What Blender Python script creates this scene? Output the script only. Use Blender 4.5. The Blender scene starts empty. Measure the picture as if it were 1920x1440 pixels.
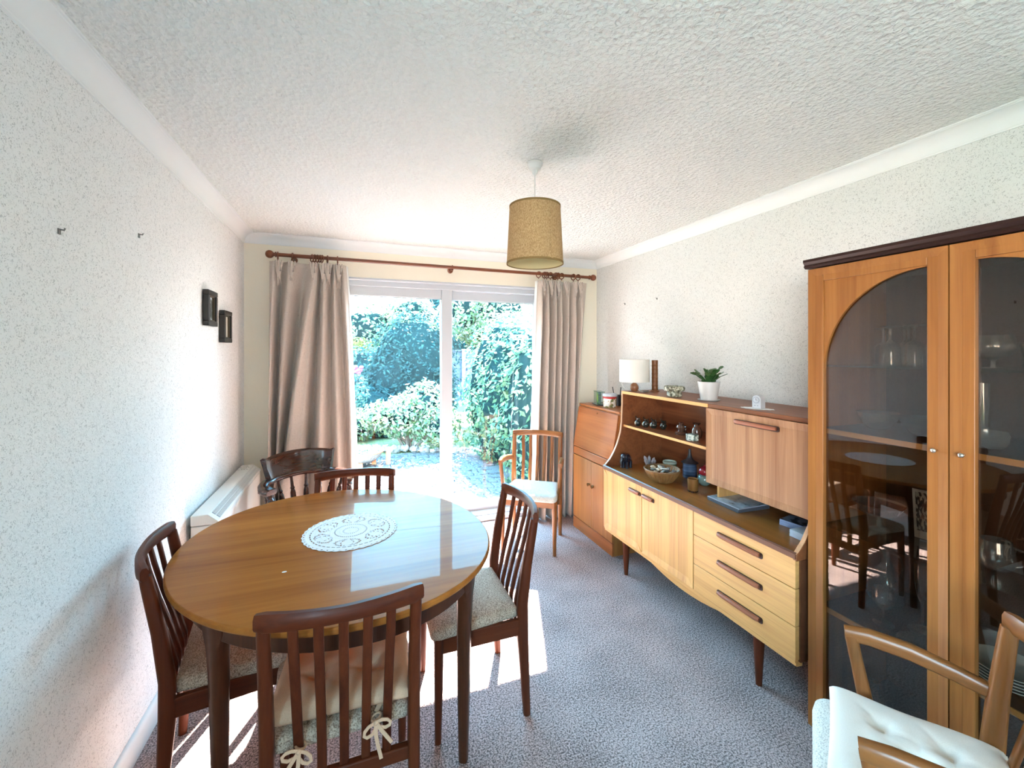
import bpy, bmesh, math, random
import numpy as np
from mathutils import Vector, Matrix
random.seed(7); np.random.seed(7)
S = bpy.context.scene
COL = S.collection
PI = math.pi
R = math.radians

# ------------------------------------------------------------------ camera, world, sun, exposure
cd = bpy.data.cameras.new('camera'); cam = bpy.data.objects.new('camera', cd); COL.objects.link(cam)
cd.sensor_fit = 'HORIZONTAL'; cd.sensor_width = 36; cd.lens = 36*796.46/1920
cd.shift_y = -(720-657.75)/1920; cd.clip_start = 0.02
cam.location = (0, 0, 1.5); cam.rotation_euler = (R(90), 0, -0.3515)
S.camera = cam
S.view_settings.view_transform = 'Standard'; S.view_settings.look = 'None'
S.view_settings.gamma = 1; S.view_settings.use_curve_mapping = False
S.view_settings.exposure = 2.35
try:
    S.cycles.use_denoising = True
    S.cycles.max_bounces = 8; S.cycles.diffuse_bounces = 4; S.cycles.glossy_bounces = 3
    S.cycles.transparent_max_bounces = 14; S.cycles.sample_clamp_indirect = 10
    S.cycles.use_adaptive_sampling = True; S.cycles.adaptive_threshold = 0.05
    S.cycles.caustics_reflective = False; S.cycles.caustics_refractive = False
except Exception:
    pass
SKY_HORIZON = (9.0, 8.6, 8.2); SKY_MID = (1.8, 4.9, 7.2); SKY_TOP = (1.7, 4.1, 6.8); SKY_STRENGTH = 1.0
SUN_STRENGTH = 25.0
W = bpy.data.worlds.new('sky'); S.world = W; W.use_nodes = True
nt = W.node_tree; nt.nodes.clear()
wo = nt.nodes.new('ShaderNodeOutputWorld'); bg = nt.nodes.new('ShaderNodeBackground')
tc = nt.nodes.new('ShaderNodeTexCoord'); sx = nt.nodes.new('ShaderNodeSeparateXYZ'); rp = nt.nodes.new('ShaderNodeValToRGB')
nt.links.new(tc.outputs['Generated'], sx.inputs[0]); nt.links.new(sx.outputs['Z'], rp.inputs[0])
rp.color_ramp.elements[0].position = 0.0; rp.color_ramp.elements[0].color = (*[c/10 for c in SKY_HORIZON], 1)
rp.color_ramp.elements[1].position = 1.0; rp.color_ramp.elements[1].color = (*[c/10 for c in SKY_TOP], 1)
e = rp.color_ramp.elements.new(0.28); e.color = (*[c/10 for c in SKY_MID], 1)
nt.links.new(rp.outputs[0], bg.inputs[0]); bg.inputs[1].default_value = 10*SKY_STRENGTH
nt.links.new(bg.outputs[0], wo.inputs[0])
sd = bpy.data.lights.new('sun', 'SUN'); sun = bpy.data.objects.new('sun', sd); COL.objects.link(sun)
sd.energy = SUN_STRENGTH; sd.angle = R(0.6); sd.color = (1.0, 0.95, 0.87)
SUND = Vector((-0.36, -0.93, -0.93)).normalized()
sun.location = (3, 8, 6); sun.rotation_euler = SUND.to_track_quat('-Z', 'Y').to_euler()
def portal(name, loc, rot, sx_, sy_):
    l = bpy.data.lights.new(name, 'AREA'); o = bpy.data.objects.new(name, l); COL.objects.link(o)
    l.shape = 'RECTANGLE'; l.size = sx_; l.size_y = sy_; o.location = loc; o.rotation_euler = rot
    l.cycles.is_portal = True
portal('patio_door_portal', (0.745, 3.80, 1.08), (R(-90), 0, 0), 1.95, 2.1)
portal('added_window_portal', (-.86, -1.55, 1.43), (0, R(-90), 0), 1.4, 1.95)  # portal for the added, unseen fill window

# ------------------------------------------------------------------ helpers
def lin(c):
    c = c/255.0
    return c/12.92 if c <= 0.04045 else ((c+0.055)/1.055)**2.4
def rgb(r, g, b): return (lin(r), lin(g), lin(b))
WLOC = {}
class B:
    def __init__(s): s.bm = bmesh.new()
    def box(s, x0, x1, y0, y1, z0, z1):
        v = [s.bm.verts.new((x, y, z)) for z in (z0, z1) for y in (y0, y1) for x in (x0, x1)]
        for f in ((0,2,3,1),(4,5,7,6),(0,1,5,4),(2,6,7,3),(0,4,6,2),(1,3,7,5)): s.bm.faces.new([v[i] for i in f])
        return s
    def prism(s, poly, axis, a0, a1):
        def mk(p, a):
            if axis == 'y': return (p[0], a, p[1])
            if axis == 'x': return (a, p[0], p[1])
            return (p[0], p[1], a)
        A = [s.bm.verts.new(mk(p, a0)) for p in poly]; C = [s.bm.verts.new(mk(p, a1)) for p in poly]
        n = len(poly)
        s.bm.faces.new(A); s.bm.faces.new(C[::-1])
        for i in range(n): s.bm.faces.new((A[i], C[i], C[(i+1)%n], A[(i+1)%n]))
        return s
    def loft(s, rings, cap=True, closed=False):
        V = [[s.bm.verts.new(p) for p in r] for r in rings]; n = len(V[0])
        m = len(V) if closed else len(V)-1
        for k in range(m):
            a, b = V[k], V[(k+1) % len(V)]
            for i in range(n): s.bm.faces.new((a[i], a[(i+1)%n], b[(i+1)%n], b[i]))
        if cap and not closed:
            s.bm.faces.new(V[0][::-1]); s.bm.faces.new(V[-1])
        return s
    def lathe(s, prof, cx=0, cy=0, cz=0, seg=24, cap=True, ell=1.0):
        rings = [[(cx+r*math.cos(2*PI*i/seg), cy+ell*r*math.sin(2*PI*i/seg), cz+z) for i in range(seg)] for r, z in prof]
        return s.loft(rings, cap)
    def tube(s, pts, rad, seg=10, sx=1.0, sy=1.0, up=(0,0,1), closed=False, rect=False):
        pts = [Vector(p) for p in pts]; n = len(pts)
        if not hasattr(rad, '__len__'): rad = [rad]*n
        rings = []; up = Vector(up)
        for i, p in enumerate(pts):
            if closed: t = (pts[(i+1)%n]-pts[i-1])
            else: t = pts[min(i+1, n-1)]-pts[max(i-1, 0)]
            t.normalize()
            u = up if abs(t.dot(up)) < 0.97 else Vector((1,0,0)) if abs(t.x) < .9 else Vector((0,1,0))
            a = t.cross(u).normalized(); b = a.cross(t).normalized()
            r = rad[i]
            if rect:
                rr = r if hasattr(r, '__len__') else (r*sx, r*sy)
                ring = []
                for ca, cb in ((1,.55),(.55,1),(-.55,1),(-1,.55),(-1,-.55),(-.55,-1),(.55,-1),(1,-.55)):
                    q = min(rr)*.45
                    x_ = math.copysign(rr[0]-(0 if abs(ca) == 1 else q), ca); y_ = math.copysign(rr[1]-(0 if abs(cb) == 1 else q), cb)
                    ring.append(tuple(p + a*x_ + b*y_))
            else:
                ring = [tuple(p + a*(math.cos(2*PI*k/seg)*r*sx) + b*(math.sin(2*PI*k/seg)*r*sy)) for k in range(seg)]
            rings.append(ring)
        return s.loft(rings, True, closed)
    def ball(s, c, r, seg=16, rings=10):
        if not hasattr(r, '__len__'): r = (r, r, r)
        prof = []
        for i in range(1, rings):
            a = PI*i/rings; prof.append((math.sin(a), -math.cos(a)))
        rr = [[(c[0]+r[0]*q*math.cos(2*PI*k/seg), c[1]+r[1]*q*math.sin(2*PI*k/seg), c[2]+r[2]*z) for k in range(seg)] for q, z in prof]
        return s.loft(rr, True)
    def xf(s, M):
        bmesh.ops.transform(s.bm, matrix=M, verts=s.bm.verts); return s
    def faces(s, verts, faces):
        V = [s.bm.verts.new(v) for v in verts]
        for f in faces:
            try: s.bm.faces.new([V[i] for i in f])
            except ValueError: pass
        return s
def rootof(o):
    while o.parent is not None: o = o.parent
    return o
def put(o, label, cat, group=None):
    o['label'] = label; o['category'] = cat
    if group: o['group'] = group
    return o
def T(name, label, cat, loc=(0,0,0), rotz=0, group=None, world=False):
    o = bpy.data.objects.new(name, None); COL.objects.link(o); o.empty_display_size = 0.05
    o.location = loc; o.rotation_euler = (0, 0, rotz); put(o, label, cat, group)
    if world: WLOC[o.name] = Vector(loc)
    return o
def mesh_obj(name, me, parent=None):
    o = bpy.data.objects.new(name, me); COL.objects.link(o)
    if parent is not None: o.parent = parent
    return o
def P(name, b, mat, parent=None, bevel=0, smooth=True, label=None, ang=38, seg=2, origin=None):
    bm = b.bm
    if parent is not None:
        l = WLOC.get(rootof(parent).name)
        if l is not None: bmesh.ops.translate(bm, verts=bm.verts, vec=-l)
    elif origin is not None:
        bmesh.ops.translate(bm, verts=bm.verts, vec=-Vector(origin))
    bmesh.ops.recalc_face_normals(bm, faces=bm.faces)
    me = bpy.data.meshes.new(name); bm.to_mesh(me); bm.free()
    for m in (mat if isinstance(mat, (list, tuple)) else [mat]): me.materials.append(m)
    if smooth:
        me.shade_smooth(); me.set_sharp_from_angle(angle=R(ang))
    o = mesh_obj(name, me, parent)
    if parent is None and origin is not None: o.location = origin
    if bevel:
        md = o.modifiers.new('bevel', 'BEVEL'); md.width = bevel; md.segments = seg; md.limit_method = 'ANGLE'; md.angle_limit = R(40)
    if label: o['label'] = label
    return o
def ST(name, b, mat, parent=None, **k):
    o = P(name, b, mat, parent, **k)
    if parent is None: o['kind'] = 'structure'
    return o
def copy_tree(o, parent=None):
    c = o.copy(); COL.objects.link(c); c.parent = parent
    for ch in list(o.children): copy_tree(ch, c)
    return c

# ------------------------------------------------------------------ materials
def mat(name, color=(.8,.8,.8), rough=.5, spec=.5, metal=0, coat=0, coat_r=.05, sheen=0):
    m = bpy.data.materials.new(name); m.use_nodes = True
    p = m.node_tree.nodes['Principled BSDF']
    p.inputs['Base Color'].default_value = (*color, 1); p.inputs['Roughness'].default_value = rough
    p.inputs['Specular IOR Level'].default_value = spec; p.inputs['Metallic'].default_value = metal
    p.inputs['Coat Weight'].default_value = coat; p.inputs['Coat Roughness'].default_value = coat_r
    p.inputs['Sheen Weight'].default_value = sheen
    return m
def N(m, t, **k):
    n = m.node_tree.nodes.new(t)
    for a, v in k.items():
        if a in n.inputs: n.inputs[a].default_value = v
        else: setattr(n, a, v)
    return n
def L(m, a, b): m.node_tree.links.new(a, b)
def pb(m): return m.node_tree.nodes['Principled BSDF']
def coords(m, scale=(1,1,1), rot=(0,0,0), kind='Object'):
    c = N(m, 'ShaderNodeTexCoord'); mp = N(m, 'ShaderNodeMapping')
    mp.inputs['Scale'].default_value = scale; mp.inputs['Rotation'].default_value = rot
    L(m, c.outputs[kind], mp.inputs[0]); return mp.outputs[0]
def ramp(m, fac, stops):
    r = N(m, 'ShaderNodeValToRGB'); L(m, fac, r.inputs[0]); el = r.color_ramp.elements
    el[0].position, el[0].color = stops[0][0], (*stops[0][1], 1)
    el[1].position, el[1].color = stops[-1][0], (*stops[-1][1], 1)
    for p_, c_ in stops[1:-1]: q = el.new(p_); q.color = (*c_, 1)
    return r.outputs[0]
def bump(m, h, strength=.3, dist=.002):
    b = N(m, 'ShaderNodeBump'); b.inputs['Strength'].default_value = strength; b.inputs['Distance'].default_value = dist
    L(m, h, b.inputs['Height']); L(m, b.outputs[0], pb(m).inputs['Normal'])
def wood(name, light, dark, axis='z', rough=.35, fine=55, coat=0.0, coat_r=.1, contrast=1.0, spec=.4, gain=.56):
    light, dark = tuple(c*gain for c in light), tuple(c*gain for c in dark)
    m = mat(name, light, rough, spec, coat=coat, coat_r=coat_r)
    s = {'x': (1.6, fine, fine), 'y': (fine, 1.6, fine), 'z': (fine, fine, 1.6)}[axis]
    n1 = N(m, 'ShaderNodeTexNoise', Scale=1.0, Detail=3.0, Roughness=.7, Distortion=.6); L(m, coords(m, s), n1.inputs['Vector'])
    s2 = tuple(v/7 for v in s)
    n2 = N(m, 'ShaderNodeTexNoise', Scale=1.0, Detail=1.5, Roughness=.5, Distortion=1.5); L(m, coords(m, s2), n2.inputs['Vector'])
    mx = N(m, 'ShaderNodeMath', operation='MULTIPLY_ADD'); L(m, n2.outputs[0], mx.inputs[0]); mx.inputs[1].default_value = .6
    md = N(m, 'ShaderNodeMath', operation='MULTIPLY'); L(m, n1.outputs[0], md.inputs[0]); md.inputs[1].default_value = .55
    L(m, md.outputs[0], mx.inputs[2])
    c = .22/contrast
    L(m, ramp(m, mx.outputs[0], [(.57-c, dark), (.57, tuple((a+b)/2*1.02 for a, b in zip(light, dark))), (.57+c, light)]), pb(m).inputs['Base Color'])
    return m
def speck(name, a, b_, scale, rough=.9, bstr=.4, bdist=.002, lo=.42, hi=.6, sheen=0):
    m = mat(name, a, rough, .2, sheen=sheen)
    n = N(m, 'ShaderNodeTexNoise', Scale=scale, Detail=2.0, Roughness=.7); L(m, coords(m), n.inputs['Vector'])
    L(m, ramp(m, n.outputs[0], [(lo, a), (hi, b_)]), pb(m).inputs['Base Color'])
    bump(m, n.outputs[0], bstr, bdist); return m
def thin_glass(name, tint=(1,1,1), rough=0.0, ior=1.5, add=0.0, frost=0.0, power=5):
    m = bpy.data.materials.new(name); m.use_nodes = True; t = m.node_tree; t.nodes.clear()
    o = t.nodes.new('ShaderNodeOutputMaterial'); mix = t.nodes.new('ShaderNodeMixShader'); tr = t.nodes.new('ShaderNodeBsdfTransparent')
    g = t.nodes.new('ShaderNodeBsdfGlossy'); f = t.nodes.new('ShaderNodeLayerWeight'); f.inputs[0].default_value = .5
    tr.inputs[0].default_value = (*tint, 1); g.inputs['Roughness'].default_value = rough
    f0 = ((ior-1)/(ior+1))**2 + add            # Schlick reflectance, the same from both sides of the sheet
    pw = t.nodes.new('ShaderNodeMath'); pw.operation = 'POWER'; pw.inputs[1].default_value = power; t.links.new(f.outputs['Facing'], pw.inputs[0])
    ma = t.nodes.new('ShaderNodeMath'); ma.operation = 'MULTIPLY_ADD'; ma.use_clamp = True; ma.inputs[1].default_value = 1-f0; ma.inputs[2].default_value = f0
    t.links.new(pw.outputs[0], ma.inputs[0]); t.links.new(ma.outputs[0], mix.inputs[0])
    t.links.new(tr.outputs[0], mix.inputs[1]); t.links.new(g.outputs[0], mix.inputs[2])
    if frost:
        df = t.nodes.new('ShaderNodeBsdfDiffuse'); m2 = t.nodes.new('ShaderNodeMixShader'); m2.inputs[0].default_value = frost
        t.links.new(mix.outputs[0], m2.inputs[1]); t.links.new(df.outputs[0], m2.inputs[2]); t.links.new(m2.outputs[0], o.inputs[0])
    else: t.links.new(mix.outputs[0], o.inputs[0])
    return m

# plaster / paper
def paper(name, col, shade_flecks=True, bs=.5):
    m = mat(name, col, .85, .25)
    v = coords(m)
    n = N(m, 'ShaderNodeTexNoise', Scale=95.0, Detail=1.5, Roughness=.6, Distortion=1.2); L(m, v, n.inputs['Vector'])
    vo = N(m, 'ShaderNodeTexVoronoi', Scale=70.0, Randomness=1.0); L(m, v, vo.inputs['Vector'])
    ad = N(m, 'ShaderNodeMath', operation='SUBTRACT'); L(m, n.outputs[0], ad.inputs[0])
    k = N(m, 'ShaderNodeMath', operation='MULTIPLY'); L(m, vo.outputs['Distance'], k.inputs[0]); k.inputs[1].default_value = .5
    L(m, k.outputs[0], ad.inputs[1])
    bump(m, ad.outputs[0], bs, .0035)
    if shade_flecks:  # woodchip flecks with their contact shade put into the colour
        n2 = N(m, 'ShaderNodeTexNoise', Scale=120.0, Detail=1.0, Roughness=.5, Distortion=2.0); L(m, v, n2.inputs['Vector'])
        d = tuple(c*.68 for c in col)
        L(m, ramp(m, n2.outputs[0], [(.34, d), (.43, col), (1, col)]), pb(m).inputs['Base Color'])
    return m
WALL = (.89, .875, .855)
M_wallL = paper('woodchip_paper_brightened', WALL)  # same paper as the right wall; extra daylight put into its colour
M_wallR = paper('woodchip_paper_dimmed', (.75, .745, .715), True, .45)  # same paper as the left wall; colour darkened to hold back its light
M_wallB = paper('cream_paper', (.92, .85, .70), False, .12)
M_white = mat('white_paint', (.84, .83, .80), .45, .4)
M_cove = mat('coving_paint', (.87, .87, .85), .55, .3)
M_ceil = mat('stippled_ceiling', (.88, .875, .83), .9, .2)
v_ = coords(M_ceil)
vo = N(M_ceil, 'ShaderNodeTexVoronoi', Scale=52.0, feature='F1'); L(M_ceil, v_, vo.inputs['Vector'])
no = N(M_ceil, 'ShaderNodeTexNoise', Scale=75.0, Detail=1.5, Distortion=1.0); L(M_ceil, v_, no.inputs['Vector'])
su = N(M_ceil, 'ShaderNodeMath', operation='ADD'); L(M_ceil, vo.outputs['Distance'], su.inputs[0]); L(M_ceil, no.outputs[0], su.inputs[1])
bump(M_ceil, su.outputs[0], .9, .012)
# carpet
M_carpet = mat('grey_carpet', (.3,.29,.3), .98, .1, sheen=.15)
v_ = coords(M_carpet)
n1 = N(M_carpet, 'ShaderNodeTexNoise', Scale=150.0, Detail=2.0, Roughness=.8); L(M_carpet, v_, n1.inputs['Vector'])
n2 = N(M_carpet, 'ShaderNodeTexNoise', Scale=4.0, Detail=1.0); L(M_carpet, v_, n2.inputs['Vector'])
mx = N(M_carpet, 'ShaderNodeMath', operation='MULTIPLY_ADD'); L(M_carpet, n2.outputs[0], mx.inputs[0]); mx.inputs[1].default_value = .12; L(M_carpet, n1.outputs[0], mx.inputs[2])
L(M_carpet, ramp(M_carpet, mx.outputs[0], [(.41, (.07,.047,.044)), (.53, (.285,.204,.190)), (.64, (.62,.455,.425))]), pb(M_carpet).inputs['Base Color'])
bump(M_carpet, n1.outputs[0], .8, .006)
# woods
TK_L, TK_D = rgb(196,132,80), rgb(150,88,48)
M_chair = {a: wood('chair_teak_'+a, rgb(142,68,36), rgb(94,38,20), a, .42, coat=.03, spec=.2, gain=.52) for a in 'xyz'}
M_carver = {a: wood('carver_teak_'+a, rgb(196,124,66), rgb(150,86,42), a, .32, coat=.15, spec=.3) for a in 'xyz'}
M_tabl = wood('table_teak', rgb(208,132,62), rgb(160,90,40), 'x', .35, coat=.14, coat_r=.02, fine=36, spec=.03, gain=.70)
M_tablez = wood('table_leg_teak', rgb(124,68,40), rgb(84,42,26), 'z', .34, coat=.10, spec=.25, gain=.50)
M_side_z = wood('sideboard_teak_upright', rgb(234,178,108), rgb(190,130,76), 'z', .38, contrast=1.1, gain=1.0)
M_side_y = wood('sideboard_teak_long', rgb(234,178,108), rgb(196,138,80), 'y', .38, gain=1.0)
M_sidedk = wood('sideboard_dark_teak', rgb(150,92,62), rgb(112,62,40), 'y', .35)
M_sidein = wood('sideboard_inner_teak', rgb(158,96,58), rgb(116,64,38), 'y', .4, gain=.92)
M_worktop = wood('sideboard_worktop', rgb(170,112,56), rgb(128,78,36), 'y', .3, coat=.12, gain=1.05)
M_flap = wood('flap_teak', rgb(210,158,114), rgb(150,94,60), 'z', .4, fine=60, gain=.74)
M_bur_y = wood('bureau_teak_long', rgb(200,120,66), rgb(158,86,44), 'y', .35, gain=.80)
M_bur_z = wood('bureau_teak_upright', rgb(206,134,72), rgb(166,96,48), 'z', .35, gain=.80)
M_cab_z = wood('cabinet_teak_upright', rgb(210,138,72), rgb(160,94,42), 'z', .35, gain=.66)
M_cab_y = wood('cabinet_teak_long', rgb(210,138,72), rgb(160,94,42), 'y', .35, gain=.66)
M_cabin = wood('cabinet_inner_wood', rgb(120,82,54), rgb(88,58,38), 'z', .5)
M_cornice = wood('cabinet_cornice', rgb(74,42,34), rgb(44,24,20), 'y', .35)
M_rod = wood('curtain_pole_wood', rgb(176,98,56), rgb(134,68,38), 'x', .3, coat=.3)
M_winds = {a: wood('captains_chair_wood_'+a, rgb(98,52,34), rgb(54,26,18), a, .22, coat=.6) for a in 'xz'}
M_edge = wood('sideboard_pale_edge', rgb(224,172,128), rgb(190,134,94), 'z', .4, gain=.9)
M_handle = wood('sideboard_handle', rgb(196,122,88), rgb(150,84,58), 'y', .35, gain=.75)
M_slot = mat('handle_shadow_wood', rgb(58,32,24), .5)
# fabrics
M_tweed = speck('seat_tweed', rgb(132,104,88), rgb(206,180,158), 230, lo=.36, hi=.58)
M_tweedp = speck('seat_tweed_pale', rgb(170,168,160), rgb(226,224,216), 260, lo=.34, hi=.52)
M_cushA = speck('beige_cotton', rgb(206,160,130), rgb(220,178,146), 500, bstr=.15, lo=.3, hi=.7)
M_cushB = speck('ivory_cotton', rgb(236,226,214), rgb(244,236,226), 500, bstr=.15, lo=.3, hi=.7)
M_curt = mat('oatmeal_linen', rgb(190,178,166), .95, .15, sheen=.2)
v_ = coords(M_curt, (60, 60, 420)); n1 = N(M_curt, 'ShaderNodeTexNoise', Scale=1.0, Detail=3.0, Roughness=.7); L(M_curt, v_, n1.inputs['Vector'])
v2 = coords(M_curt, (600, 600, 30)); n2 = N(M_curt, 'ShaderNodeTexNoise', Scale=1.0, Detail=2.0); L(M_curt, v2, n2.inputs['Vector'])
mx = N(M_curt, 'ShaderNodeMath', operation='ADD'); L(M_curt, n1.outputs[0], mx.inputs[0]); L(M_curt, n2.outputs[0], mx.inputs[1])
L(M_curt, ramp(M_curt, mx.outputs[0], [(.75, rgb(160,144,132)), (1.0, rgb(194,179,166)), (1.2, rgb(216,203,192))]), pb(M_curt).inputs['Base Color'])
M_lining = mat('curtain_lining', (.85,.84,.80), .9, .1)
M_hess = mat('hessian_shade', rgb(196,168,116), .95, .1)
v_ = coords(M_hess, (120, 120, 60), (0, .5, .5)); n1 = N(M_hess, 'ShaderNodeTexNoise', Scale=2.0, Detail=4.0, Roughness=.8); L(M_hess, v_, n1.inputs['Vector'])
L(M_hess, ramp(M_hess, n1.outputs[0], [(.32, rgb(146,110,72)), (.52, rgb(190,154,110)), (.7, rgb(212,180,138))]), pb(M_hess).inputs['Base Color'])
M_hesst = mat('hessian_trim', rgb(140,112,72), .9, .1)
M_lace = mat('white_lace', (.82,.82,.84), .9, .1)
# plastics, metals, glass
M_upvc = mat('white_upvc', (.56,.575,.60), .25, .5)
M_upvcg = mat('upvc_gasket', (.35,.36,.38), .5)
M_pane = thin_glass('window_glass', (.97,.985,.99), ior=1.45)
M_cabglass = thin_glass('bronze_tinted_glass', (.72,.67,.62), ior=1.6, add=.025)
M_crystal = thin_glass('crystal_glass', (.90,.92,.93), ior=1.7, add=.06, frost=.07, power=1.8)
M_shelfg = thin_glass('shelf_glass', (.80,.88,.86), ior=1.6, add=.02)
M_redg = thin_glass('ruby_glass', (.55,.08,.14), ior=1.7, add=.04)
M_brass = mat('antique_brass', rgb(120,86,50), .3, metal=1)
M_chrome = mat('knob_metal', rgb(220,214,204), .2, metal=1)
M_black = mat('black_plastic', (.018,.018,.02), .4)
M_heater = mat('heater_enamel', (.80,.78,.72), .35, .45)
M_grille = mat('heater_grille_grey', (.36,.37,.40), .5)
M_cord = mat('white_flex', (.72,.71,.68), .5)
M_terra = mat('terracotta', rgb(196,120,84), .8)

# ------------------------------------------------------------------ room shell
XL, XR, YB, YF, C = -0.772, 2.196, 3.596, -2.7, 2.36
OX0, OX1, OZ = -0.21, 1.70, 2.083
ST('floor', B().box(XL-.1, XR+.1, YF, YB+.02, -.06, 0), M_carpet)
ST('ceiling', B().box(XL-.1, XR+.1, YF-.1, YB+.25, C, C+.06), M_ceil)
b = B(); SY0, SY1, SZ0, SZ1 = -2.5, -.6, .75, 2.12  # unseen opening added in the left wall to let fill daylight in
b.box(XL-.12, XL, SY1, YB+.25, -.06, C); b.box(XL-.12, XL, YF-.1, SY0, -.06, C); b.box(XL-.12, XL, SY0, SY1, -.06, SZ0); b.box(XL-.12, XL, SY0, SY1, SZ1, C)
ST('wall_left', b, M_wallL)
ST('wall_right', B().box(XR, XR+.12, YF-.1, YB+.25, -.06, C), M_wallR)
b = B(); b.box(XL, OX0, YB, YB+.25, -.06, C); b.box(OX1, XR, YB, YB+.25, -.06, C); b.box(OX0, OX1, YB, YB+.25, OZ, C)
ST('wall_back', b, M_wallB)
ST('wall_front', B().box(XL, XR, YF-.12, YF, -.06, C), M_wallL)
b = B()
for y0, y1, z0, z1 in ((SY0,SY1,SZ0,SZ0+.06),(SY0,SY1,SZ1-.06,SZ1),(SY0,SY0+.06,SZ0+.06,SZ1-.06),(SY1-.06,SY1,SZ0+.06,SZ1-.06),(-1.58,-1.52,SZ0+.06,SZ1-.06)): b.box(XL-.09, XL-.03, y0, y1, z0, z1)
w2 = ST('added_fill_window', b, M_upvc, bevel=.004)  # window added behind the camera, out of view, to brighten the near furniture
# coving
def cove_prof(d=.070, w=.075, n=7):
    pts = [(0, 0), (0, -d), (.006, -d), (.006, -d+.006)]
    for i in range(n+1):
        a = PI/2*i/n
        pts.append((.008+(w-.016)*(1-math.cos(a)), -d+.008+(d-.016)*math.sin(a)))
    pts += [(w-.006, -.006), (w, -.006), (w, 0)]
    return pts
cp = cove_prof()
def cove(name, p0, p1, inw):
    d = (Vector(p1)-Vector(p0)).normalized(); b = B(); iv = Vector(inw)
    rings = []
    for k, p in enumerate((p0, p1)):
        sgn = 1 if k == 0 else -1
        rings.append([tuple(Vector(p) + iv*x + d*(sgn*x) + Vector((0, 0, z))) for x, z in cp])
    b.loft(rings); ST(name, b, M_cove, ang=30)
cove('trim_1', (XL, YF, C), (XL, YB, C), (1,0,0)); cove('trim_2', (XL, YB, C), (XR, YB, C), (0,-1,0)); cove('trim_3', (XR, YB, C), (XR, YF, C), (-1,0,0))
sk = [(0,0),(.018,0),(.018,.075),(.012,.088),(.006,.092),(0,.092)]
ST('baseboard_left', B().prism([(XL+x, z) for x, z in sk], 'y', YF, YB), M_white)
ST('baseboard_right', B().prism([(XR-x, z) for x, z in sk], 'y', YF, YB), M_white)
b = B(); b.prism([(YB-x, z) for x, z in sk], 'x', XL+.018, OX0-.02); b.prism([(YB-x, z) for x, z in sk], 'x', OX1+.02, XR-.018); ST('baseboard_back', b, M_white)

# ------------------------------------------------------------------ sliding patio door
def frame4(b, x0, x1, z0, z1, y0, y1, wl, wr, wt, wb):
    b.box(x0, x0+wl, y0, y1, z0, z1); b.box(x1-wr, x1, y0, y1, z0, z1)
    b.box(x0+wl, x1-wr, y0, y1, z1-wt, z1); b.box(x0+wl, x1-wr, y0, y1, z0, z0+wb)
b = B(); frame4(b, OX0, OX1, 0.0, OZ, YB+.06, YB+.20, .06, .06, .055, .05)
b.box(OX0, OX1, YB-.005, YB+.06, 0, .03)
door = ST('door_1', b, M_upvc, bevel=.004)
b = B(); frame4(b, OX0+.05, .79, .045, 2.035, YB+.075, YB+.125, .085, .095, .085, .085); lp = P('sliding_panel', b, M_upvc, door, bevel=.006, seg=2)
b = B(); frame4(b, .70, OX1-.05, .045, 2.035, YB+.14, YB+.185, .09, .06, .085, .085); fp = P('fixed_panel', b, M_upvc, door, bevel=.006)
b = B(); frame4(b, OX0+.132, .698, .127, 1.953, YB+.093, YB+.107, .007, .007, .007, .007); P('gasket', b, M_upvcg, lp)
b = B(); frame4(b, .787, OX1-.107, .127, 1.953, YB+.155, YB+.17, .007, .007, .007, .007); P('gasket', b, M_upvcg, fp)
P('pane', B().box(OX0+.13, .70, YB+.098, YB+.102, .125, 1.955), M_pane, lp, smooth=False)
P('pane', B().box(.785, OX1-.105, YB+.160, YB+.164, .125, 1.955), M_pane, fp, smooth=False)
P('reveal_lining', B().box(OX0, OX1, YB-.004, YB+.06, OZ-.012, OZ+.002), M_upvc, door)
b = B(); b.box(OX0-.05, OX1+.05, YB+.2, YB+.34, -.05, .0); P('outer_sill', b, M_upvc, door)

# ------------------------------------------------------------------ curtain pole and curtains
RY, RZ = 3.50, 2.196
ct = T('curtain_pole', 'reddish brown wooden curtain pole with ball finials across the patio door', 'curtain pole', (.75, RY, RZ), world=True)
P('pole', B().tube([(-.545, RY, RZ+.006), (2.055, RY, RZ-.006)], .0135, 14), M_rod, ct)
for x, s_ in ((-.545, -1), (2.055, 1)):
    b = B(); b.ball((x+s_*.045, RY, RZ-s_*.006), .029, 16, 12); P('finial', b, M_rod, ct)
    prof = [(.0135,0),(.02,.002),(.02,.008),(.013,.012),(.013,.02)]
    b = B(); b.lathe([(r, z) for r, z in prof], seg=16); b.xf(Matrix.Translation((x, RY, RZ-s_*.006)) @ Matrix.Rotation(s_*PI/2, 4, 'Y')); P('finial_collar', b, M_rod, ct)
for x in (-.44, .755, 1.74):
    b = B(); b.tube([(x, YB, RZ-.01), (x, RY+.02, RZ-.012)], .009, 10); b.lathe([(.024,0),(.022,.008),(.01,.012)], seg=16)
    for v in list(b.bm.verts)[-48:]: v.co = Vector((x+v.co.x, YB-v.co.z, RZ-.01+v.co.y))
    b.tube([(x-.0, RY+math.sin(a)*.019, RZ-.003-math.cos(a)*.019) for a in [k*PI/8-.6 for k in range(10)]], .006, 8); P('bracket', b, M_rod, ct)
def ring_mesh():
    b = B(); b.tube([(0, (.026)*math.cos(a), (.026)*math.sin(a)) for a in [2*PI*k/24 for k in range(24)]], .0046, 8, closed=True, up=(1,0,0))
    b.ball((0, 0, -.035), .005, 8, 6); return b
def cosint(a, b_, t): return a+(b_-a)*(1-math.cos(PI*t))/2
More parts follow.
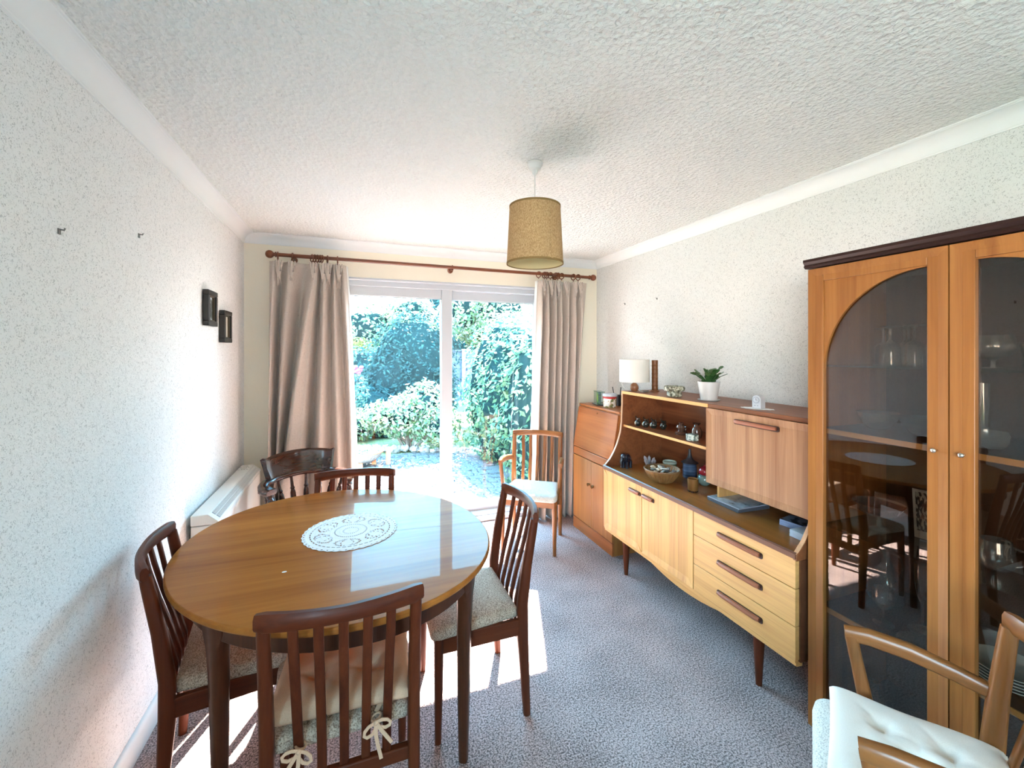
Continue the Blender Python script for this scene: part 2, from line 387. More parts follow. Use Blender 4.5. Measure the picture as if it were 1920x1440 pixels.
def curtain(name, label, cols, ztop, zbot, rings, pleats, lin_side):
    o = T(name, label, 'curtain', (sum(c[0] for c in cols)/len(cols), RY-.04, 0), world=True)
    nz, per = 60, 12; n = (len(cols)-1)*per+1
    V = []; F = []
    for j in range(nz+1):
        t = j/nz; z = ztop+(zbot-ztop)*t
        for i in range(n):
            k = min(i//per, len(cols)-2); f = (i-k*per)/per
            a, c2 = cols[k], cols[k+1]
            xt = a[0]+(c2[0]-a[0])*f; xb = a[1]+(c2[1]-a[1])*f
            dp = cosint(a[2], c2[2], f)
            amp = .35+.65*min(1, (t/.16)) if t < .16 else 1.0
            x = xt+(xb-xt)*(t**.9)
            y = RY-.035 - (dp-.5)*.155*amp*(1+.25*t) + .004*math.sin(9*t+i*.25)
            V.append((x + .004*math.sin(5*t+i*.13), y, z + (.006*math.cos(i*.5) if j == nz else 0)))
    for j in range(nz):
        for i in range(n-1):
            F.append((j*n+i, j*n+i+1, (j+1)*n+i+1, (j+1)*n+i))
    b = B().faces(V, F); body = P('drape', b, M_curt, o, ang=80)
    md = body.modifiers.new('thickness', 'SOLIDIFY'); md.thickness = .0035; md.offset = 0
    # lining edge
    i0 = 0 if lin_side < 0 else n-1
    b = B(); pv = []
    for j in range(nz+1):
        v = V[j*n+i0]; pv += [(v[0], v[1]+.004, v[2]), (v[0]+lin_side*.012, v[1]+.03, v[2])]
    b.faces(pv, [(2*j, 2*j+1, 2*j+3, 2*j+2) for j in range(nz)]); ln = P('lining_edge', b, M_lining, o, ang=80)
    md = ln.modifiers.new('thickness', 'SOLIDIFY'); md.thickness = .003
    for px in pleats:   # pinch pleat: three fingers gathered 10 cm below the heading
        b = B()
        for q in (-1, 0, 1):
            pts = [(px+q*.021, RY-.066+abs(q)*.006, ztop+.004), (px+q*.017, RY-.071, ztop-.03), (px+q*.008, RY-.076, ztop-.075), (px+q*.004, RY-.074, ztop-.10), (px+q*.009, RY-.066, ztop-.135), (px+q*.014, RY-.046, ztop-.18)]
            b.tube(pts, [.0055,.0065,.0055,.0045,.004,.001], 8, sx=1.0, sy=1.5)
        P('pinch_pleat', b, M_curt, o)
    me = None
    for rx, tilt in rings:
        if me is None:
            r0 = P('ring', ring_mesh(), M_rod, None); me = r0.data; r = r0
        else: r = bpy.data.objects.new('ring', me); COL.objects.link(r)
        r.parent = o; r.location = Vector((rx, RY, RZ-.008-.006*(rx-.75)/1.3)) - Vector(o.location); r.rotation_euler = (0, 0, tilt)
    return o
def ux(u, y):
    a = (u-960)/796.46; c_, s_ = math.cos(.3515), math.sin(.3515)
    return y*(a*c_+s_)/(-a*s_+c_)
YC = RY-.04
Lc = [(505,503,.55),(512,507,.9),(527,513,.12),(547,519,.85),(572,526,.05),(592,540,.95),(598,562,.75),(604,579,.1),(610,598,.9),(619,619,.3),(627,634,.85),(637,648,.35),(643,658,.8),(648,668,.45)]
curtain('curtain', 'oatmeal linen curtain gathered behind the dark captain\'s chair', [(ux(a, YC), ux(c_, YC)+.00, d) for a, c_, d in [(a, a+(c_-a)*1.42, d) for a, c_, d in Lc]], 2.145, .03,
        [(ux(521,RY),.1),(ux(549,RY),-.1),(ux(585,RY),.5),(ux(590,RY),.5),(ux(595,RY),.5),(ux(600,RY),.4),(ux(604,RY),.4),(ux(614,RY),.2),(ux(633,RY),.0)],
        [ux(u, YC) for u in (524, 548, 588, 606, 616, 636)], 1)
Rc = [(1009,997,.4),(1014,1003,.85),(1020,1008,.2),(1027,1016,.9),(1033,1026,.15),(1040,1032,.85),(1046,1037,.2),(1052,1043,.8),(1058,1048,.15),(1065,1055,.75),(1071,1059,.2),(1078,1064,.9),(1083,1066,.2),(1090,1069,.85),(1100,1072,.5)]
curtain('curtain', 'oatmeal linen curtain hanging between patio door and bureau', [(ux(a, YC), ux(c_, YC), d) for a, c_, d in Rc], 2.125, .015,
        [(ux(1010,RY),.5),(ux(1021,RY),.5),(ux(1025,RY),.5),(ux(1032,RY),.5),(ux(1042,RY),.5),(ux(1046,RY),.5),(ux(1053,RY),.5),(ux(1075,RY),.4),(ux(1084,RY),.4)],
        [ux(u, YC) for u in (1018, 1032, 1045, 1060, 1077, 1086)], -1)

# ------------------------------------------------------------------ storage heater
ht = T('storage_heater', 'low white storage heater with grey top grille on the left wall', 'heater', (XL+.07, 2.95, 0), world=True)
X0 = XL+.02
P('body', B().prism([(X0,.06),(-.637,.06),(-.637,.645),(X0,.645)], 'y', 2.462, 3.436), M_heater, ht, bevel=.004)
P('top_cover', B().prism([(X0,.649),(-.635,.649),(-.635,.662),(-.681,.70),(X0,.70)], 'y', 2.457, 3.441), M_heater, ht, bevel=.004)
b = B()
sl = Vector((.046, 0, -.038)).normalized(); nn = Vector((.038, 0, .046)).normalized()
def gp(s_, n_, y): q = Vector((-.681, 0, .70)) + sl*s_ + nn*n_; return (q.x, y, q.z)
for s0, s1 in ((.008, .027), (.032, .052)):
    b.loft([[gp(s0, .0015, y), gp(s1, .0015, y), gp(s1, -.004, y), gp(s0, -.004, y)] for y in (2.50, 3.40)])
g = P('grille', b, M_grille, ht)
b = B(); k = 0
while 2.505+k*.012 < 3.395:
    y = 2.505+k*.012; k += 1
    for s0, s1 in ((.009, .026), (.033, .051)):
        b.loft([[gp(s0, .0035, yy), gp(s1, .0035, yy), gp(s1, .001, yy), gp(s0, .001, yy)] for yy in (y, y+.0045)])
gs = P('grille_bars', b, M_heater, ht, smooth=False); gs['kind'] = 'stuff'
for y in (3.33, 3.38):
    b = B(); b.lathe([(.016,0),(.016,.004),(.013,.007)], -.715, y, .70, 16); P('dial', b, M_heater, ht)
    b = B()
    for q in range(4): b.box(-.745+.016*q, -.736+.016*q, y-.022, y-.019, .70, .7008)
    P('dial_mark', b, M_black, ht)
P('foot', B().box(X0, -.66, 2.50, 2.56, 0, .06), M_heater, ht); P('foot', B().box(X0, -.66, 3.34, 3.40, 0, .06), M_heater, ht)

# ------------------------------------------------------------------ picture frames, hooks
def picture(label, y0, y1, z0, z1, art):
    x = XL+.004
    o = T('picture_frame', label, 'picture frame', (x, (y0+y1)/2, z0), world=True)
    b = B(); fw = .028
    for a in ((y0,y1,z0,z0+fw),(y0,y1,z1-fw,z1),(y0,y0+fw,z0+fw,z1-fw),(y1-fw,y1,z0+fw,z1-fw)): b.box(x, x+.028, *a)
    P('frame', b, mat('black_frame', (.02,.018,.016), .35), o, bevel=.003)
    b = B()
    for a in ((y0+fw,y1-fw,z0+fw,z0+fw+.006),(y0+fw,y1-fw,z1-fw-.006,z1-fw),(y0+fw,y0+fw+.006,z0+fw,z1-fw),(y1-fw-.006,y1-fw,z0+fw,z1-fw)): b.box(x, x+.02, *a)
    P('inner_lip', b, mat('frame_lip', rgb(92,78,58), .4), o)
    P('print', B().box(x, x+.010, y0+fw, y1-fw, z0+fw, z1-fw), art, o)
m = mat('portrait_print', (.7,.72,.75), .5)
n1 = N(m, 'ShaderNodeTexNoise', Scale=22.0, Detail=3.0); L(m, coords(m), n1.inputs['Vector']); L(m, ramp(m, n1.outputs[0], [(.42, rgb(70,72,66)), (.5, rgb(120,124,116)), (.56, rgb(206,212,224))]), pb(m).inputs['Base Color'])
picture('small black framed print with grey figure, higher one on left wall', 2.69, 2.85, 1.636, 1.83, m)
picture('small black framed pale print, lower one nearer the corner', 2.985, 3.15, 1.55, 1.745, mat('pale_print', rgb(226,218,202), .5))
for lab, x, y, z, s_ in (('small grey wall hook nearest the camera on the left wall', XL, 1.533, 1.83, 1), ('small grey wall hook left of the framed prints', XL, 1.993, 1.935, 1),
                        ('small grey nail in right wall nearest the back corner', XR, 3.131, 1.907, -1), ('small grey nail in right wall above the table lamp', XR, 2.712, 1.905, -1)):
    o = T('wall_hook', lab, 'wall hook', (x, y, z), world=True)
    k = 1.0 if s_ > 0 else .8
    b = B(); b.tube([(x, y, z+.006*k), (x+s_*.012*k, y, z+.004*k), (x+s_*.014*k, y, z+.01*k)], .0022*k, 8); b.box(min(x, x+s_*.003), max(x, x+s_*.003), y-.005*k, y+.005*k, z-.008*k, z+.008*k)
    P('hook', b, mat('hook_steel', (.18,.18,.17), .5, metal=.6), o)

# ------------------------------------------------------------------ pendant lamp
px, py = .767, 1.787
pl = T('pendant_lamp', 'tan hessian drum pendant lamp hanging from the ceiling', 'lamp', (px, py, C), world=True)
P('ceiling_rose', B().lathe([(.036,-.002),(.036,-.012),(.030,-.018),(.026,-.030),(.015,-.036),(.012,-.050),(.006,-.056),(.004,-.06)], px, py, C, 28), M_cord, pl)
P('cord', B().tube([(px, py, C-.05), (px, py, 2.10)], .0028, 8), M_cord, pl)
def open_cyl(r0, z0, r1, z1, th=.0015, seg=56, n=6):
    b = B(); prof = []
    for k in range(n+1): prof.append((r0+(r1-r0)*k/n, z0+(z1-z0)*k/n))
    prof2 = [(r-th, z) for r, z in prof][::-1]
    rings = [[(px+r*math.cos(2*PI*i/seg), py+r*math.sin(2*PI*i/seg), z) for i in range(seg)] for r, z in prof+prof2]
    return b.loft(rings, closed=True)
sh = P('shade', open_cyl(.129, 1.897, .116, 2.158), M_hess, pl)
b = open_cyl(.1302, 1.895, .1298, 1.904, .0035, n=1); P('shade_trim', b, M_hesst, sh)
b = open_cyl(.1172, 2.152, .1170, 2.161, .0035, n=1); P('shade_trim', b, M_hesst, sh)
P('shade_lining', open_cyl(.1268, 1.899, .1138, 2.156, .0006), mat('shade_lining_cream', rgb(226,206,160), .9, .1), sh)
a0 = math.atan2(-py, -px)+.62
b = B(); b.loft([[(px+r*math.cos(a0+d), py+r*math.sin(a0+d), z) for d, r in ((-.035, R0+.0005),(.035, R0+.0005),(.035, R0-.001),(-.035, R0-.001))] for R0, z in ((.1295, 1.90), (.1165, 2.155))]); P('shade_seam', b, M_hess, sh)
b = B()
for k in range(3):
    a = 2*PI*k/3; b.tube([(px, py, 2.135), (px+.114*math.cos(a), py+.114*math.sin(a), 2.15)], .0016, 6)
P('shade_spider', b, M_cord, sh)
P('lamp_holder', B().lathe([(.004,2.13),(.017,2.12),(.019,2.07),(.014,2.06)], px, py, 0, 16), M_cord, pl)
P('bulb', B().lathe([(.012,2.062),(.014,2.05),(.028,2.02),(.030,2.0),(.024,1.98),(.010,1.968),(.002,1.966)], px, py, 0, 18), mat('opal_bulb', (.8,.8,.78), .3), pl)

# ------------------------------------------------------------------ dining table
TX, TY, TZ = -.0586, 1.879, .74
TA, TB = .644, .560; TU = Vector((.53, -.848)).normalized(); TV = Vector((-TU.y, TU.x))
def tpt(a, k=1.0, off=0):
    c_, s_ = math.cos(a), math.sin(a)
    p = TU*(TA*c_) + TV*(TB*s_)
    if off:
        n_ = (TU*(c_/TA) + TV*(s_/TB)).normalized(); p = p + n_*off
    return Vector((TX, TY)) + p*k
def tang(world_ang):   # ellipse parameter for a direction from the centre
    d = Vector((math.cos(world_ang), math.sin(world_ang)))
    return math.atan2(d.dot(TV)/TB, d.dot(TU)/TA)
tb = T('dining_table', 'oval extending teak dining table with glossy top', 'table', (TX, TY, 0), world=True)
sa = math.atan2(1.824-1.943, .5+.639)
for half in (0, 1):
    aa, bb = tang(sa+half*PI), tang(sa+(half+1)*PI)
    while bb < aa: bb += 2*PI
    n = 64; prof = [(-.010, .718), (-.003, .7195), (0, .725), (0, .734), (-.003, .739), (-.006, .74)]
    b = B(); sgap = Vector((-math.sin(sa), math.cos(sa)))*(.0011 if half == 0 else -.0011)
    rings = []
    for off, z in prof:
        rings.append([(*(tpt(aa+(bb-aa)*i/n, 1, off)+sgap), z) for i in range(n+1)])
    V = [[b.bm.verts.new(p) for p in r] for r in rings]
    for k in range(len(V)-1):
        for i in range(n): b.bm.faces.new((V[k][i], V[k][i+1], V[k+1][i+1], V[k+1][i]))
    b.bm.faces.new(V[0][::-1]); b.bm.faces.new(V[-1])
    b.bm.faces.new([V[k][0] for k in range(len(V))][::-1]); b.bm.faces.new([V[k][n] for k in range(len(V))])
    P('table_leaf', b, M_tabl, tb, ang=9)
LEG = [math.atan2(1.50-TY, -.417-TX), math.atan2(1.55-TY, .35-TX)]; LEG += [LEG[0]+PI, LEG[1]+PI]
LEG = [tang(a) for a in LEG]
APO, APZ0, APZ1 = -.055, .640, .718
la = sorted(a % (2*PI) for a in LEG)
for k in range(4):
    a0, a1 = la[k], la[(k+1) % 4]
    if a1 < a0: a1 += 2*PI
    rings = []
    for i in range(21):
        a = a0+.05+(a1-a0-.10)*i/20
        rings.append([(*tpt(a, 1, APO), APZ0), (*tpt(a, 1, APO), APZ1), (*tpt(a, 1, APO-.02), APZ1), (*tpt(a, 1, APO-.02), APZ0)])
    P('apron', B().loft(rings), M_tablez, tb, bevel=.002, ang=30)
for a in LEG:
    c0 = tpt(a, 1, APO-.020); n_ = (tpt(a, 1, .1)-tpt(a, 1, 0)).normalized(); t_ = Vector((-n_.y, n_.x))
    rings = []
    for z, wt, wn, o_ in ((.718,.052,.028,.004),(.66,.050,.028,.004),(.635,.040,.027,.004),(.61,.031,.026,.003),(.57,.026,.025,.002),(.50,.0245,.024,.0),(.25,.020,.020,-.002),(0,.0155,.0155,-.003)):
        ring = []
        for x_, y_ in ((1,.6),(.6,1),(-.6,1),(-1,.6),(-1,-.6),(-.6,-1),(.6,-1),(1,-.6)):
            p = c0 + t_*(wt*x_) + n_*(wn*y_+o_); ring.append((p.x, p.y, z))
        rings.append(ring)
    P('leg', B().loft(rings), M_tablez, tb, ang=50)
# small white mark on the table top
b = B(); b.lathe([(.008,.7402),(.0075,.7406),(.004,.7408)], -.232, 1.640, 0, 14, ell=.6); P('wax_spot', b, M_lace, tb)

# lace doily
dl = T('doily', 'round white crocheted lace doily in the middle of the table', 'doily', (-.021, 1.917, .7402), rotz=R(-6))
b = B(); NR, NA = 40, 144; RD = .187
def hole(i, j):
    r = i/NR
    if i < 2: return False
    if .30 < r < .345: return j % 3 != 0
    if .135 < r < .165: return j % 6 < 2
    if .43 < r < .76:
        m_ = (j % 24)-12+.5; w_ = math.sqrt(max(0, 1-((r-.6)/.17)**2))*9
        if abs(abs(m_)-w_) < 1.0: return (i+j) % 3 != 0
        if abs(abs(m_)-w_*.5) < .8: return (i+j) % 4 < 2
        return False
    if .80 < r < .83: return j % 3 != 0
    if .875 < r < .90: return j % 4 < 2
    if .93 < r < .955: return j % 3 == 0
    return False
def dr(i, j):
    r = RD*i/NR
    if i >= NR-1: r *= 1+.012*math.cos(j*2*PI/4)
    return r
zf = lambda i: .0022 + .0006*((i % 4) == 1)
vt = {}
for i in range(1, NR+1):
    for j in range(NA):
        a = 2*PI*j/NA; vt[i, j] = b.bm.verts.new((dr(i, j)*math.cos(a), dr(i, j)*math.sin(a), zf(i)))
for i in range(1, NR):
    for j in range(NA):
        if not hole(i, j): b.bm.faces.new((vt[i,j], vt[i+1,j], vt[i+1,(j+1)%NA], vt[i,(j+1)%NA]))
b.bm.faces.new([vt[1, j] for j in range(NA)])
o = P('lace', b, M_lace, dl, smooth=False); md = o.modifiers.new('thickness', 'SOLIDIFY'); md.thickness = .0018; md.offset = -1

# ------------------------------------------------------------------ dining chairs and carvers
def seat_mesh(w0, w1, y0, y1, zb, zt, crown=.012, r=.04, lip=.018):
    # w0 rear half width, w1 front half width; rounded pad built as stacked outlines
    def outline(ins):
        pts = []; 
        cs = [(-w0+ins, y0+ins, PI, .02), (w0-ins, y0+ins, 1.5*PI, .02), (w1-ins, y1-ins, 0, r), (-w1+ins, y1-ins, PI/2, r)]
        for x, y, a, rr in cs:
            rr = max(rr-ins, .004); sx_ = 1 if x < 0 else -1; sy_ = 1 if y < (y0+y1)/2 else -1
            for k in range(6):
                t = a+PI/2*k/5
                pts.append((x+sx_*rr+rr*math.cos(t), y+sy_*rr+rr*math.sin(t)))
        return pts
    b = B(); rings = []
    for ins, z in ((.012, zb), (.003, zb+.006), (0, zb+lip), (.006, zt-.008), (.02, zt-.002), (.05, zt+crown*.4), (.10, zt+crown*.8), (.15, zt+crown)):
        rings.append([(x, y, z - .012*max(0, (y-(y1-.09))/.09)**2) for x, y in outline(ins)])
    return b.loft(rings)
def chair(name, label, M, tweed, arms=False, group=None, rec=.022):
    o = T(name, label, 'chair', group=group)
    for s_ in (-1, 1):
        pts = [(s_*.192, -.200, 0), (s_*.192, -.190, .18), (s_*.192, -.180, .34), (s_*.192, -.180, .46), (s_*.192, -.192-rec*.4, .62), (s_*.192, -.209-rec*.95, .775), (s_*.192, -.212-rec, .80)]
        P('rear_leg', B().tube(pts, [(.013,.014),(.015,.018),(.017,.023),(.017,.022),(.016,.019),(.015,.016),(.014,.015)], rect=True, up=(0,1,0)), M['z'], o, ang=50)
        pts = [(s_*.196, .168, 0), (s_*.196, .166, .2), (s_*.194, .164, .40)]
        P('front_leg', B().tube(pts, [.0125, .0165, .019], 14), M['z'], o)
        P('side_rail', B().prism([(-.185,.338),(.166,.338),(.166,.402),(-.185,.402)], 'x', s_*.194-.010, s_*.194+.010), M['y'], o, bevel=.003)
    # curved top rail
    rings = []; n = 18
    for i in range(n+1):
        t = -1+2*i/n; x = t*.209; y = -.255-rec+.044*t*t; zc = .812+(.004*(1-t*t))
        hh = .024 - .004*(1-abs(t)) + (.003 if abs(t) > .9 else 0); dd = .0125+.003*abs(t)**4
        if i in (0, n): hh *= .75; dd *= .7
        tv = Vector((.209, .088*t, 0)).normalized(); nv = Vector((-tv.y, tv.x, 0))
        rings.append([tuple(Vector((x, y, zc)) + nv*(dd*p_) + Vector((0,0,hh*q_))) for p_, q_ in ((1,.5),(.5,1),(-.5,1),(-1,.5),(-1,-.6),(-.6,-1),(.6,-1),(1,-.6))])
    P('top_rail', B().loft(rings), M['x'], o, ang=50)
    for k in range(5):
        x = (k-2)*.0605; t = x/.209; yt = -.255-rec+.044*t*t
        pts = [(x, yt, .800), (x*1.0, yt+.012, .74), (x*.98, -.238+.02*t*t, .64), (x*.97, -.204, .53), (x*.96, -.180, .43), (x*.95, -.176, .36), (x*.95, -.178, .312)]
        P('slat', B().tube(pts, [(.0125,.006)]*7, rect=True, up=(0,1,0)), M['z'], o, ang=50)
    P('rear_rail', B().box(-.185, .185, -.190, -.166, .296, .336), M['x'], o, bevel=.004)
    P('front_rail', B().box(-.185, .185, .155, .175, .345, .402), M['x'], o, bevel=.003)
    P('seat', seat_mesh(.186, .216, -.168, .196, .398, .446), tweed, o, ang=60)
    if arms:
        for s_ in (-1, 1):
            pts = [(s_*.198, -.203, .615), (s_*.212, -.12, .632), (s_*.226, -.03, .646), (s_*.232, .06, .650), (s_*.230, .115, .644)]
            P('arm', B().tube(pts, [(.012,.018),(.013,.020),(.015,.022),(.0155,.022),(.013,.020)], rect=True, up=(0,0,1)), M['y'], o, ang=50)
            P('arm_support', B().tube([(s_*.229, .100, .640), (s_*.226, .085, .56), (s_*.216, .062, .44), (s_*.208, .055, .345)], [(.013,.016),(.012,.016),(.013,.019),(.012,.018)], rect=True, up=(0,1,0)), M['z'], o, ang=50)
    return o
CG = 'teak dining chairs around the oval table'
c0 = chair('dining_chair', 'teak slat-back dining chair nearest the camera, holding the tied beige cushion', M_chair, M_tweed, group=CG)
c0.location = (-.033, 1.468, 0); c0.rotation_euler.z = R(0.5)
for lab, x, y, a in (('teak slat-back dining chair at the window-lit right end of the table', .462, 1.82, 90), ('teak slat-back dining chair between the table and the left wall', -.412, 1.852, -81),
                     ('teak slat-back dining chair behind the far edge of the table', -.0286, 2.275, 174)):
    c = copy_tree(c0); c['label'] = lab; c.location = (x, y, 0); c.rotation_euler.z = R(a)
AG = 'lighter teak carver armchairs'
v0 = chair('carver_chair', 'light teak carver armchair standing by the patio door', M_carver, M_tweedp, True, AG, 0.0)
v0.location = (1.29, 3.055, 0); v0.rotation_euler.z = R(146.3)
v1 = copy_tree(v0); v1['label'] = 'light teak carver armchair in front of the glass cabinet, holding the ivory cushion'
v1.location = (1.272, .639, 0); v1.rotation_euler.z = R(34.8)

# tufted cushions
def cushion_mesh(w, d, th, seed, dents):
    rnd = random.Random(seed); n = 44; b = B(); V = []; F = []
    def hh(u, v):
        e_ = (max(0, 1-abs(u)**7)*max(0, 1-abs(v)**7))**.42
        f = e_*(1+.10*math.sin(3.1*u+seed)*math.cos(2.7*v+seed*.7)+.05*math.sin(9*u+5*v+seed))
        for du, dv in dents:
            r2 = (u-du)**2+(v-dv)**2; f -= .62*math.exp(-r2/.018)
            an = math.atan2(v-dv, u-du); f -= .16*math.exp(-r2/.11)*max(0, math.cos(an*5+du*7))**6
        return f
    for side in (1, -1):
        base = len(V)
        for j in range(n+1):
            for i in range(n+1):
                u, v = -1+2*i/n, -1+2*j/n
                k_ = 1-.05*(abs(u*v)**3)*-1 - .035*math.cos(PI*v/2)*abs(u)**3
                z = hh(u, v)*th*(.5 if side > 0 else -.32)
                V.append((u*w/2*(1-.03*(1-abs(v)**2)*abs(u)), v*d/2*(1-.03*(1-abs(u)**2)*abs(v)), z+th*.32))
        for j in range(n):
            for i in range(n):
                q = (base+j*(n+1)+i, base+j*(n+1)+i+1, base+(j+1)*(n+1)+i+1, base+(j+1)*(n+1)+i)
                F.append(q if side > 0 else q[::-1])
    b.faces(V, F); bmesh.ops.remove_doubles(b.bm, verts=b.bm.verts, dist=.0004); return b
def ribbon(b, pts, w=.008, up=(0,1,0)):
    b.tube(pts, [(w, .0014)]*len(pts), rect=True, up=up)
def bow(b, x, y, z, s_=1):
    for k in (-1, 1):
        pts = []
        for i in range(9):
            t = i/8; a = -.5+t*(2*PI-.6)
            pts.append((x+k*(.028-.026*math.cos(t*2*PI))*.9, y-.006-.010*math.sin(t*PI), z-.012*t*0-.004+.016*math.sin(t*2*PI)*k*-1*.9-.010*math.sin(t*PI)))
        ribbon(b, pts, .0055)
        ribbon(b, [(x, y-.006, z), (x+k*.012, y-.016, z-.03), (x+k*.02*s_, y-.012, z-.065), (x+k*.026, y-.014, z-.095+.015*k)], .0065)
    b.ball((x, y-.008, z), (.010, .007, .008), 10, 8)
    b.tube([(x+.018*math.cos(a), y+.012+.013*math.sin(a), z) for a in [2*PI*k/12 for k in range(12)]], .0035, 6, closed=True)
cu = T('seat_cushion', 'beige cotton seat cushion tied with bows to the nearest dining chair', 'cushion', (-.030, 1.493, .455), rotz=R(-4))
P('pad', cushion_mesh(.40, .395, .078, 3, [(-.38,-.38),(.38,-.38),(-.38,.38),(.38,.38)]), M_cushA, cu, ang=180)
for x, y, z in ((-.098, -.226, -.03), (.098, -.212, -.012)):
    b = B(); bow(b, x, y, z); b.xf(Matrix.Translation((x,y,z)) @ Matrix.Rotation(.35*(1 if x<0 else -1), 4, 'Y') @ Matrix.Diagonal((.78,1,.9,1)) @ Matrix.Translation((-x,-y,-z))); ribbon(b, [(x, y+.03, z), (x+.02, y+.06, z+.02)], .007, up=(0,0,1)); P('tie_bow', b, M_cushA, cu)
b = B(); b.faces([(-.062,-.183,.020),(-.034,-.185,.021),(-.036,-.187,.002),(-.06,-.186,.0)], [(0,1,2,3)]); o = P('care_label', b, M_black, cu); md = o.modifiers.new('t', 'SOLIDIFY'); md.thickness = .0015
cu2 = T('seat_cushion', 'ivory tufted seat cushion on the carver in front of the cabinet', 'cushion', (1.281, .626, .457), rotz=R(34.8-3))
P('pad', cushion_mesh(.385, .36, .068, 8, [(-.36,-.36),(.36,-.36),(-.36,.36),(.36,.36),(0,0)]), M_cushB, cu2, ang=180)
for x, y in ((-.36,-.36),(.36,-.36),(-.36,.36),(.36,.36),(0,0)):
    b = B(); b.ball((x*.1925, y*.18, .034), (.006,.006,.003), 10, 6); P('tuft_button', b, M_cushB, cu2)
for x in (-.13, .13):
    b = B(); bow(b, x, -.235, -.02); P('tie_bow', b, M_cushB, cu2)

# ------------------------------------------------------------------ dark captain's chair
wn = T('captains_chair', 'dark turned-spindle captain\'s chair beside the heater and curtain', 'chair', (-.267, 2.948, 0), rotz=R(204))
MZ, MX = M_winds['z'], M_winds['x']
b = B(); rings = []
for ins, z in ((.03,.415),(.006,.42),(0,.435),(.008,.45),(.03,.452),(.10,.440),(.16,.436)):
    rings.append([((.235-ins)*math.copysign(abs(math.cos(a))**.75, math.cos(a)), (.215-ins)*math.copysign(abs(math.sin(a))**.75, math.sin(a)), z) for a in [2*PI*k/36 for k in range(36)]])
P('seat', b.loft(rings), MX, wn, ang=60)
def bowpt(t):   # t -1..1 around the horseshoe
    a = t*2.05
    return (.255*math.sin(a)*(1 if abs(t) < .8 else 1+.10*(abs(t)-.8)), -.05-.185*math.cos(a), .668+.02*(1-abs(t)))
n = 36; pts = [bowpt(-1+2*i/n) for i in range(n+1)]
P('arm_bow', B().tube(pts, [((.036 if i in (0,n) else .043 if i in (1,n-1) else .038 if i in (2,3,n-2,n-3) else .027), .014) for i in range(n+1)], rect=True, up=(0,0,1)), MX, wn, ang=50)
rings = []
for i in range(21):
    t = -1+2*i/20; a = t*.82; hz = .050 - .020*abs(t)**3
    r0 = .205
    cx_, cy_ = .27*math.sin(a), -.05-.195*math.cos(a)
    nv = Vector((math.sin(a), -math.cos(a), 0)); z0 = .698; dd = .016; lean = .026
    top = z0+.135-.022*t*t + (.012 if abs(t) > .93 else 0)
    low = z0-.004
    rings.append([tuple(Vector((cx_, cy_, z_)) + nv*(dd*p_+lean*(z_-z0)/.1)) for p_, z_ in ((1, low), (1, (low+top)/2), (1.2, top-.01), (0, top), (-1.1, top-.012), (-.7, (low+top)/2), (-1.2, low+.02), (-1.2, low))])
P('crest', B().loft(rings), MX, wn, ang=50)
turn = [(0,.008),(.10,.009),(.16,.013),(.2,.009),(.24,.015),(.30,.0165),(.42,.018),(.55,.0165),(.62,.011),(.66,.015),(.7,.010),(.85,.009),(1,.008)]
def turned(p0, p1, k=1.0, prof=turn, seg=14):
    p0, p1 = Vector(p0), Vector(p1); b = B()
    return b.tube([p0+(p1-p0)*t for t, r in prof], [r*k for t, r in prof], seg)
for t in (-.62, -.44, -.27, -.09, .09, .27, .44, .62):
    q = bowpt(t); a = t*1.95
    P('spindle', turned((.20*math.sin(a), -.03-.165*math.cos(a), .44), (q[0], q[1], q[2]-.008)), MZ, wn)
tl = [(0,.018),(.08,.02),(.14,.024),(.2,.015),(.25,.023),(.3,.016),(.4,.024),(.55,.028),(.68,.022),(.76,.014),(.8,.023),(.86,.016),(.92,.022),(1,.02)]
for s_ in (-1, 1):
    q = bowpt(s_*.93)
    P('arm_support', turned((s_*.195, .085, .44), (q[0], q[1], q[2]-.01), .85, tl), MZ, wn)
    P('leg', turned((s_*.235, .21, 0), (s_*.165, .14, .42), .95, tl), MZ, wn)
    P('leg', turned((s_*.215, -.22, 0), (s_*.145, -.14, .42), .95, tl), MZ, wn)
    P('stretcher', turned((s_*.208, .17, .16), (s_*.192, -.18, .16), .7, turn), MZ, wn)
P('stretcher', turned((-.20, 0, .16), (.20, 0, .16), .7, turn), MZ, wn)

# ------------------------------------------------------------------ sideboard with hutch
sb = T('sideboard', 'long teak sideboard with open hutch, fall flap, two doors and three drawers', 'sideboard', (1.92, 1.91, 0), world=True)
Y0, Y1 = 1.203, 2.622
P('carcass', B().box(1.677, 2.165, Y0+.012, Y1-.012, .252, .655), M_sidedk, sb)
prof = [(1.655,.655),(1.653,.684),(1.667,.692),(1.702,.727),(1.738,.781),(1.765,.837),(1.79,.912),(1.801,.989),(1.806,1.104),(1.808,1.21),(2.168,1.21),(2.168,.655)]
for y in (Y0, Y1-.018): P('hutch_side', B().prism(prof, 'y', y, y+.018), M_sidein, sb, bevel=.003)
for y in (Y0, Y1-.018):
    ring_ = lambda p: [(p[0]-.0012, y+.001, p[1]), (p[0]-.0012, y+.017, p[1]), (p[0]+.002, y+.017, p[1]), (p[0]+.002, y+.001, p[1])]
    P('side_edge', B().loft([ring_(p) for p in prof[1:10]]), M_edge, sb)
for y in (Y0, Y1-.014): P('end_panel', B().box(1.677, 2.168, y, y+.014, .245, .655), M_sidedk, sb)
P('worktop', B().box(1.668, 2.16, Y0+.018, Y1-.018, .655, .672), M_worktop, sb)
P('front_lip', B().prism([(1.650,.664),(1.650,.684),(1.656,.690),(1.668,.686),(1.676,.672),(1.676,.664)], 'y', Y0+.004, Y1-.004), M_sidedk, sb)
